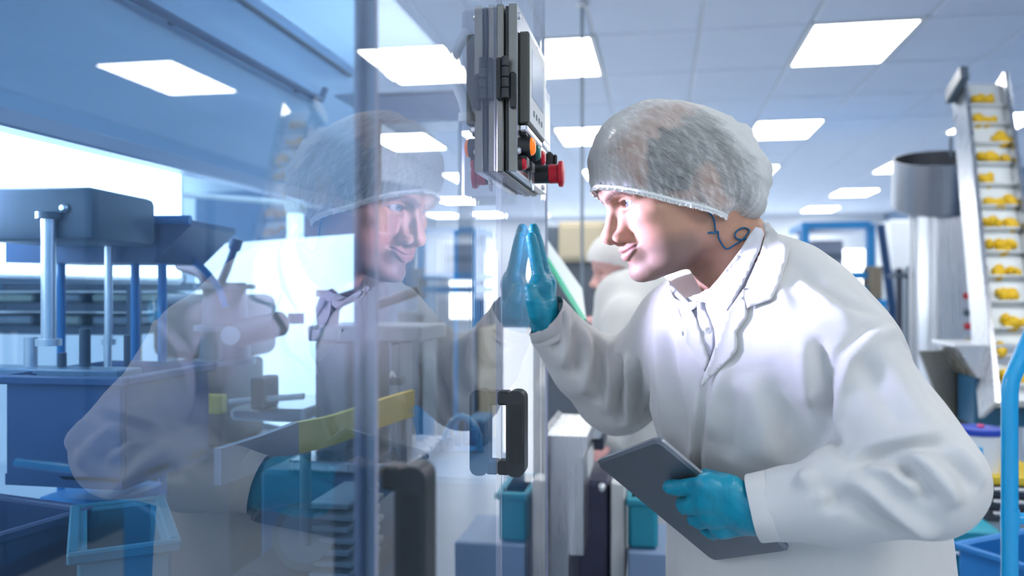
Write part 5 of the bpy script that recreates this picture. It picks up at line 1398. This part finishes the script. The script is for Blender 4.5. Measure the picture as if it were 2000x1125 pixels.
a, b = P(1125, 874, Yc+.15), P(1180, 852, Yc+.15); MB().box((a.x, Yc+.12, a.z), (b.x, Yc+.28, b.z), .003).build('dark_tray', M['dark'], t)
for (px, py, r_) in ((1112, 980, .014), (1128, 945, .012), (1176, 950, .010), (1108, 1015, .010), (1118, 858, .016)):
    q = P(px, py, Yc-.06); MB().lathe([(r_, 0), (r_, .02), (r_*.6, .03), (0, .031)], q, (0, -1, 0), 14).build('knob', M['alu'], t)
MB().tube([P(1075, 1075, Yc-.15), P(1098, 1060, Yc-.15), P(1098, 1000, Yc-.15)], .012, 10).build('bracket', M['steel'], t)
a, b = P(1193, 1000, Yc), P(1222, 930, Yc); MB().box((a.x, Yc-.02, 0), (b.x, Yc+.06, rz(1200, 940, Yc)), .004).build('white_leg', M['white'], t)
t = thing('parts_crate', 'small teal crate below the tablet', 'crate', (*P(1245, 1030, 2.2).xy, 0))
a, b = P(1226, 1072, 2.2), P(1285, 975, 2.2); MB().box((a.x, 2.2, a.z), (b.x, 2.44, b.z), .01).build('box', M['teal'], t); MB().box((a.x-.004, 2.19, b.z-.02), (b.x+.01, 2.45, b.z), .004).build('rim', M['teal'], t)
MB().box((a.x, 2.18, 0), (b.x+.12, 2.46, a.z), .005).build('stand', pmat('pale blue stand', (.25, .36, .55), .4), t)
# thin pole from the ceiling
t = thing('ceiling_pole', 'thin grey pole hanging from the ceiling left of the hairnet', 'pole', (*P(1137, 300, 4.2).xy, CEIL))
q = P(1137, 300, 4.2); MB().tube([Vector((q.x, 4.2, CEIL)), Vector((q.x, 4.2, rz(1137, 620, 4.2)))], .008, 10).build('rod', M['grey'], t); MB().cyl((q.x, 4.2, CEIL-.02), (q.x, 4.2, CEIL), .03, n=14).build('ceiling_rose', M['white'], t)

# --- bowl feeder on its steel column
Yf = 4.75
bc = P(1832, 350, Yf)
t = thing('bowl_feeder', 'round stainless feeder bowl on a tall steel column', 'feeder', (bc.x+.12, Yf, 0))
S_ = 1600/((CAM-bc).length*.93)
rb = .222; zt, zb = rz(1832, 306, Yf), rz(1832, 405, Yf)
MB().lathe([(0, .02), (rb*.9, .02), (rb*.97, zt-zb-.03), (rb-.012, zt-zb), (rb, zt-zb), (rb, .015), (rb*.93, 0), (0, 0)], (bc.x, Yf+.04, zb), (-.06, -.34, 1), n=44).build('bowl', pmat('dull bowl steel', (.36, .38, .42), .33, 1.0, vary=.05, stretch=(10, 10, .6)), t)
a, b = P(1814, 420, Yf), P(1925, 420, Yf)
cb_ = MB().box((a.x, Yf-.12, .05), (b.x, Yf+.2, zb-.03), .008).build('column', M['steel'], t)
MB().box((a.x+.02, Yf-.1, zb-.03), (b.x-.04, Yf+.15, zb), .004).build('drive_plate', M['dark_steel'], t)
for px, py, mt in ((1888, 578, 'red'), (1926, 578, 'red'), (1890, 637, 'red'), (1888, 610, 'midgrey'), (1890, 668, 'yellow')):
    q = P(px, py, Yf-.12); MB().lathe([(.018, 0), (.018, .012), (.010, .02), (0, .021)], (q.x, Yf-.12, q.z), (0, -1, 0), 16).build('panel_button', M[mt], t)
MB().cyl(P(1857, 306, Yf+.05), P(1857, 268, Yf+.05), .008, n=10).build('sensor_rod', M['midgrey'], t)
for px in (1790, 1800): 
    q = P(px, 420, Yf); MB().tube([Vector((q.x, Yf+.1, .03)), Vector((q.x, Yf+.1, zb))], .010, 10).build('brace', M['alu'], t)
# --- inclined conveyor with yellow pieces
Yq = 3.7
top, bot = P(1918, 178, 4.15), P(1985, 760, 3.25)
ax = (top-bot); LC = ax.length; ax.normalize(); sx = Vector((1, .18, 0)).normalized(); nx = sx.cross(ax).normalized()
nx = nx if nx.y < 0 else -nx
t = thing('bucket_conveyor', 'steep cleated conveyor carrying yellow pieces at the right edge', 'conveyor', (bot.x, bot.y, 0))
wd = .085
def cbox(u0, u1, s0, s1, n0, n1, name, mat, bev=.002):
    Mx = Matrix(((sx.x, ax.x, nx.x, bot.x), (sx.y, ax.y, nx.y, bot.y), (sx.z, ax.z, nx.z, bot.z), (0, 0, 0, 1)))
    return MB().box((s0, u0, n0), (s1, u1, n1), bev, 1, M=Mx).build(name, mat, t)
cbox(-.05, LC+.05, -wd, wd, -.05, 0, 'belt', M['belt'])
cbox(-.08, LC+.08, -wd-.02, -wd, -.08, .05, 'side_frame', M['steel']); cbox(-.08, LC+.08, wd, wd+.02, -.08, .05, 'side_frame', M['steel'])
ncell = 13
for i in range(ncell): cbox(LC*(i+.02)/ncell, LC*(i+.02)/ncell+.008, -wd+.003, wd-.003, 0, .030, 'cleat', M['belt'])
cbox(LC-.02, LC+.06, -wd-.06, -wd-.02, -.06, .10, 'motor', M['midgrey'])
MB().tube([bot+ax*(LC*.8)-nx*.1, Vector(((bot+ax*(LC*.8)).x-.02, (bot+ax*(LC*.8)).y+.10, .02))], .02, 10).build('support', M['steel'], t)
rr_ = random.Random(3); pm = None
for i in range(ncell):
    for k in range(rr_.choice((4, 5, 5, 6))):
        u = LC*(i+.02)/ncell+.008+rr_.uniform(.010, .045); s_ = rr_.uniform(-wd+.02, wd-.02)
        c_ = bot+ax*u+sx*s_+nx*rr_.uniform(.010, .022); r_ = rr_.uniform(.022, .034)
        if pm is None:
            o = MB().ball((0, 0, 0), (1, .8, .7), 10).build('food_piece', M['food']); pm = o.data
        else: o = bpy.data.objects.new('food_piece', pm); COL.objects.link(o)
        o.location = c_; o.scale = (r_, r_, r_); o.rotation_euler = (rr_.random()*3, rr_.random()*3, rr_.random()*3)
        where = ('lowest', 'second lowest', 'third lowest', 'fourth lowest', 'fifth lowest', 'sixth lowest', 'middle', 'sixth highest', 'fifth highest', 'fourth highest', 'third highest', 'second highest', 'highest')[i]
        tag(o, 'yellow food piece lying in the %s pocket of the steep conveyor' % where, 'food piece', 'yellow pieces on the conveyor')
# --- hopper with blue bin below
Yh = 3.3
t = thing('hopper', 'grey steel hopper tray over a blue panel, right of the column', 'hopper', (*P(1930, 700, Yh).xy, 0))
a, b = P(1868, 676, Yh), P(2010, 676, Yh); c_, d_ = P(1908, 738, Yh), P(2010, 738, Yh)
m_ = MB(); m_.prism([(a.x, a.z), (b.x, b.z), (d_.x, d_.z), (c_.x, c_.z)], (0, Yh, 0), (1, 0, 0), (0, 0, 1), (0, .25, 0)); m_.build('hopper_body', M['steel'], t)
MB().box((a.x-.01, Yh-.01, a.z-.006), (b.x, Yh+.26, a.z+.008), .003).build('hopper_rim', M['alu'], t)
MB().box((c_.x, Yh+.02, rz(1940, 835, Yh)), (d_.x, Yh+.2, c_.z-.003), .004).build('blue_panel', pmat('deep blue panel', (.01, .10, .22), .4), t)
m_ = MB(); p_ = [P(1815, 690, Yh+.1), P(1880, 690, Yh+.1), P(1960, 900, Yh+.1), P(1895, 900, Yh+.1)]; m_.prism([(q.x, q.z) for q in p_], (0, Yh+.22, 0), (1, 0, 0), (0, 0, 1), (0, .03, 0)); m_.build('chute_plate', M['dark_steel'], t)
MB().box((c_.x+.02, Yh+.05, 0), (c_.x+.06, Yh+.1, rz(1940, 835, Yh)), .003).build('leg', M['steel'], t); MB().box((d_.x-.03, Yh+.05, 0), (d_.x, Yh+.1, rz(1940, 835, Yh)), .003).build('leg', M['steel'], t)
# --- white tub with blue lid on a drawer trolley
Yu = 2.9
tb = P(1912, 870, Yu); zt, zb = rz(1912, 842, Yu), rz(1912, 918, Yu)
t = thing('lidded_tub', 'white tub with a blue lid and blue label beside the sleeve', 'tub', (tb.x, Yu, zb))
MB().lathe([(0, 0), (.058, 0), (.066, zt-zb), (0, zt-zb)], (tb.x, Yu, zb), n=32).build('tub_body', M['white'], t)
MB().lathe([(.068, -.008), (.070, .002), (.069, .012), (.060, .014), (0, .012)], (tb.x, Yu, zt), n=32).build('lid', pmat('blue lid', (.02, .06, .45), .35), t)
MB().box((tb.x-.05, Yu-.066, zb+.015), (tb.x-.01, Yu-.050, zb+.085), .004).build('label_patch', M['cyan'], t)
MB().box((tb.x-.005, Yu-.01, zt+.012), (tb.x+.015, Yu+.01, zt+.022), .004).build('pink_tag', pmat('pink tag', (.6, .05, .2), .5), t)
t = thing('drawer_trolley', 'dark drawer trolley with yellow top strip on red casters', 'trolley', (*P(1965, 1000, Yu).xy, 0))
a, b = P(1870, 0, Yu-.07), P(2060, 0, Yu-.07)
zt = zb; z1 = rz(1950, 1018, Yu-.07)
MB().box((a.x, Yu-.07, z1), (b.x, Yu+.35, zt-.03), .006).build('chest', M['dark'], t)
MB().box((a.x-.005, Yu-.08, zt-.03), (b.x+.005, Yu+.36, zt-.001), .004).build('yellow_strip', M['yellow'], t)
nd = 3; hh = (zt-.03-z1)/nd
for i in range(nd):
    dw = MB().box((a.x+.01, Yu-.08, z1+i*hh+.004), (b.x-.01, Yu-.068, z1+(i+1)*hh-.004), .003).build('drawer', pmat('drawer front', (.05, .06, .08), .4), t)
    MB().box((a.x+.10, Yu-.092, z1+(i+.6)*hh), (b.x-.02, Yu-.078, z1+(i+.85)*hh), .003).build('drawer_handle', M['alu'], dw)
MB().box((a.x, Yu-.07, z1-.03), (b.x, Yu+.35, z1-.002), .004).build('chassis', M['lightgrey'], t)
for x in (P(1905, 0, Yu-.06).x, b.x-.04):
    for y in (Yu-.05, Yu+.32):
        zc = z1-.03-.045; MB().cyl((x, y-.012, zc), (x, y+.012, zc), .038, n=20).build('caster_wheel', M['red'], t); MB().box((x-.02, y-.018, zc), (x+.02, y+.018, z1-.03), .004).build('caster_fork', M['alu'], t)
        if zc > .05: MB().box((x-.03, y-.03, 0), (x+.03, y+.03, zc-.038), .004).build('caster_plinth', M['midgrey'], t)
# --- cyan trolley handle in the right foreground
Yg = 1.72
t = thing('push_trolley', 'bright cyan tubular push trolley handle at the right edge', 'trolley', (*P(1972, 900, Yg).xy, 0))
q0 = P(1972, 1000, Yg)
pts = [Vector((q0.x, Yg, .10)), P(1972, 1000, Yg), P(1972, 800, Yg), P(1974, 752, Yg), P(1984, 722, Yg), P(2006, 672, Yg+.0), P(2030, 625, Yg), P(2060, 605, Yg+.1), P(2110, 600, Yg+.3)]
pts = [pts[0]]+bez(pts[1:], 8)
MB().tube(pts, .0150, 18).build('handle_tube', M['cyan'], t)
q = P(1975, 1013, Yg); MB().tube([q, Vector((q.x+.5, q.y+.1, q.z))], .0115, 14).build('cross_bar', M['cyan'], t)
MB().cyl((q.x-.002, q.y, q.z-.018), (q.x-.002, q.y, q.z+.018), .0165, n=18).build('weld_collar', M['cyan'], t)
MB().box((q0.x-.03, Yg-.03, .10), (q0.x+.7, Yg+.30, .13), .006).build('deck', M['cyan'], t)
MB().tube([Vector((q0.x+.6, Yg+.05, .1)), Vector((q0.x+.6, Yg+.05, HC-.0)), Vector((q0.x+.55, Yg+.1, HC))], .015, 12).build('far_tube', M['cyan'], t)
for x in (q0.x+.04, q0.x+.6):
    for y in (Yg+.04, Yg+.26): MB().cyl((x, y-.015, .05), (x, y+.015, .05), .05, n=20).build('caster', M['black'], t)
# --- blue crate low right, teal block behind the coat
o = bin_('parts_crate', 'blue plastic crate at the bottom right corner', (P(1872, 1070, 2.3), P(2060, 1095, 2.1)), .30, rz(1900, 1064, 2.3), .4, M['crate'], cat='crate')
MB().box((P(1880, 1070, 2.3).x, 2.15, 0), (P(2040, 1070, 2.3).x, 2.55, .29), .005).build('dolly', M['dark'], o)
t = thing('teal_cabinet', 'low teal cabinet behind the coat, bottom right', 'cabinet', (*P(1885, 1050, 2.6).xy, 0))
a, b = P(1820, 1080, 2.6), P(1960, 1040, 2.6); MB().box((a.x, 2.6, 0), (b.x, 2.8, b.z), .006).build('body', M['teal'], t); MB().box((a.x, 2.58, rz(1880, 1082, 2.6)), (b.x, 2.6, rz(1880, 1076, 2.6)), .002).build('shelf_edge', M['alu'], t)
# --- far blue rack with boxes
Yr = 7.5
t = thing('blue_rack', 'far blue steel rack frame above the shoulder', 'rack', (*P(1640, 500, Yr).xy, 0))
for px, Y in ((1566, Yr+.3), (1572, Yr-.4), (1700, Yr-.3), (1697, Yr+.3)):
    q = P(px, 440, Y); MB().box((q.x-.03, Y-.03, 0), (q.x+.03, Y+.03, rz(px, 438, Y)), .004).build('upright', M['blue'], t)
for py in (441, 538, 566):
    a, b = P(1566, py, Yr-.35), P(1700, py, Yr-.35); MB().box((a.x, Yr-.37, a.z-.03), (b.x, Yr+.35, a.z+.03), .004).build('cross_beam', M['blue'], t)
q0, q1 = P(1720, 438, Yr), P(1742, 600, Yr); MB().tube([q0, q1], .035, 10).build('diagonal_post', M['navy'], t)
MB().tube([q1, Vector((q1.x, q1.y, 0))], .035, 10).build('diagonal_foot', M['navy'], t)
t = thing('grey_carton', 'grey block on the far blue rack', 'box', (*P(1605, 500, Yr).xy, rz(1600, 535, Yr)))
a, b = P(1574, 534, Yr), P(1637, 472, Yr); MB().box((a.x, Yr-.2, a.z), (b.x, Yr+.3, b.z), .01).build('carton', pmat('blue grey carton', (.26, .31, .42), .6), t); MB().box((a.x, Yr-.205, (a.z+b.z)/2-.03), (b.x, Yr-.198, (a.z+b.z)/2+.03)).build('tape', M['midgrey'], t)
t = thing('brown_carton', 'brown carton low on the far blue rack', 'box', (*P(1710, 545, Yr-.5).xy, rz(1710, 580, Yr-.5)))
a, b = P(1702, 585, Yr-.5), P(1724, 520, Yr-.5); MB().box((a.x, Yr-.5, a.z), (b.x, Yr-.2, b.z), .01).build('carton', pmat('brown carton', (.22, .19, .14), .7), t); MB().box((a.x-.05, Yr-.52, 0), (b.x+.03, Yr-.18, a.z), .01).build('stand', M['blue'], t)
for i, (px, py, mt, lab) in enumerate(((1756, 524, 'dark', 'dark slim post left of the steel column'), (1776, 520, 'midgrey', 'grey slim post beside the steel column'))):
    t = thing('slim_post', lab, 'post', (*P(px, 600, 5.5).xy, 0)); q = P(px, 600, 5.5)
    MB().tube([Vector((q.x, 5.5, 0)), Vector((q.x, 5.5, rz(px, py, 5.5)))], .018, 10).build('post', M[mt], t); MB().box((q.x-.06, 5.48, rz(px, 542, 5.5)), (q.x+.06, 5.52, rz(px, 536, 5.5)), .004).build('clamp', M['midgrey'], t)
t = thing('white_unit', 'white unit left of the steel column', 'unit', (*P(1765, 480, 8.5).xy, 0))
a, b = P(1738, 530, 8.5), P(1792, 428, 8.5); MB().box((a.x, 8.5, a.z), (b.x, 9.0, b.z), .02).build('front', pmat('white unit', (.85, .90, .95), .5), t); MB().box((a.x, 8.52, 0), (b.x, 9.0, a.z), .02).build('lower', M['lightgrey'], t)

# --- tall navy cabinets added out of frame to darken the guard's reflection
for i, lab in enumerate(('tall navy cabinet added outside the frame to darken reflections, nearest the camera', 'tall navy cabinet added outside the frame to darken reflections, middle of three', 'tall navy cabinet added outside the frame to darken reflections, farthest of three')):
    y = 2.7+1.15*i; t = thing('added_dark_cabinet', lab, 'cabinet', (2.75, y+.5, 0), 'navy cabinets added to darken reflections')
    MB().box((2.5, y, .08), (3.0, y+1.1, 2.05), .01).build('body', M['navy'], t); MB().box((2.52, y+.02, 0), (2.98, y+1.08, .08)).build('plinth', M['dark'], t)
    for k in (0, 1):
        d_ = MB().box((2.485, y+.02+.535*k, .10), (2.5, y+.545+.535*k, 2.03), .004).build('door', M['navy'], t); MB().box((2.465, y+(.49 if k == 0 else .575), 1.0), (2.485, y+(.515 if k == 0 else .60), 1.15), .003).build('handle', M['alu'], d_)
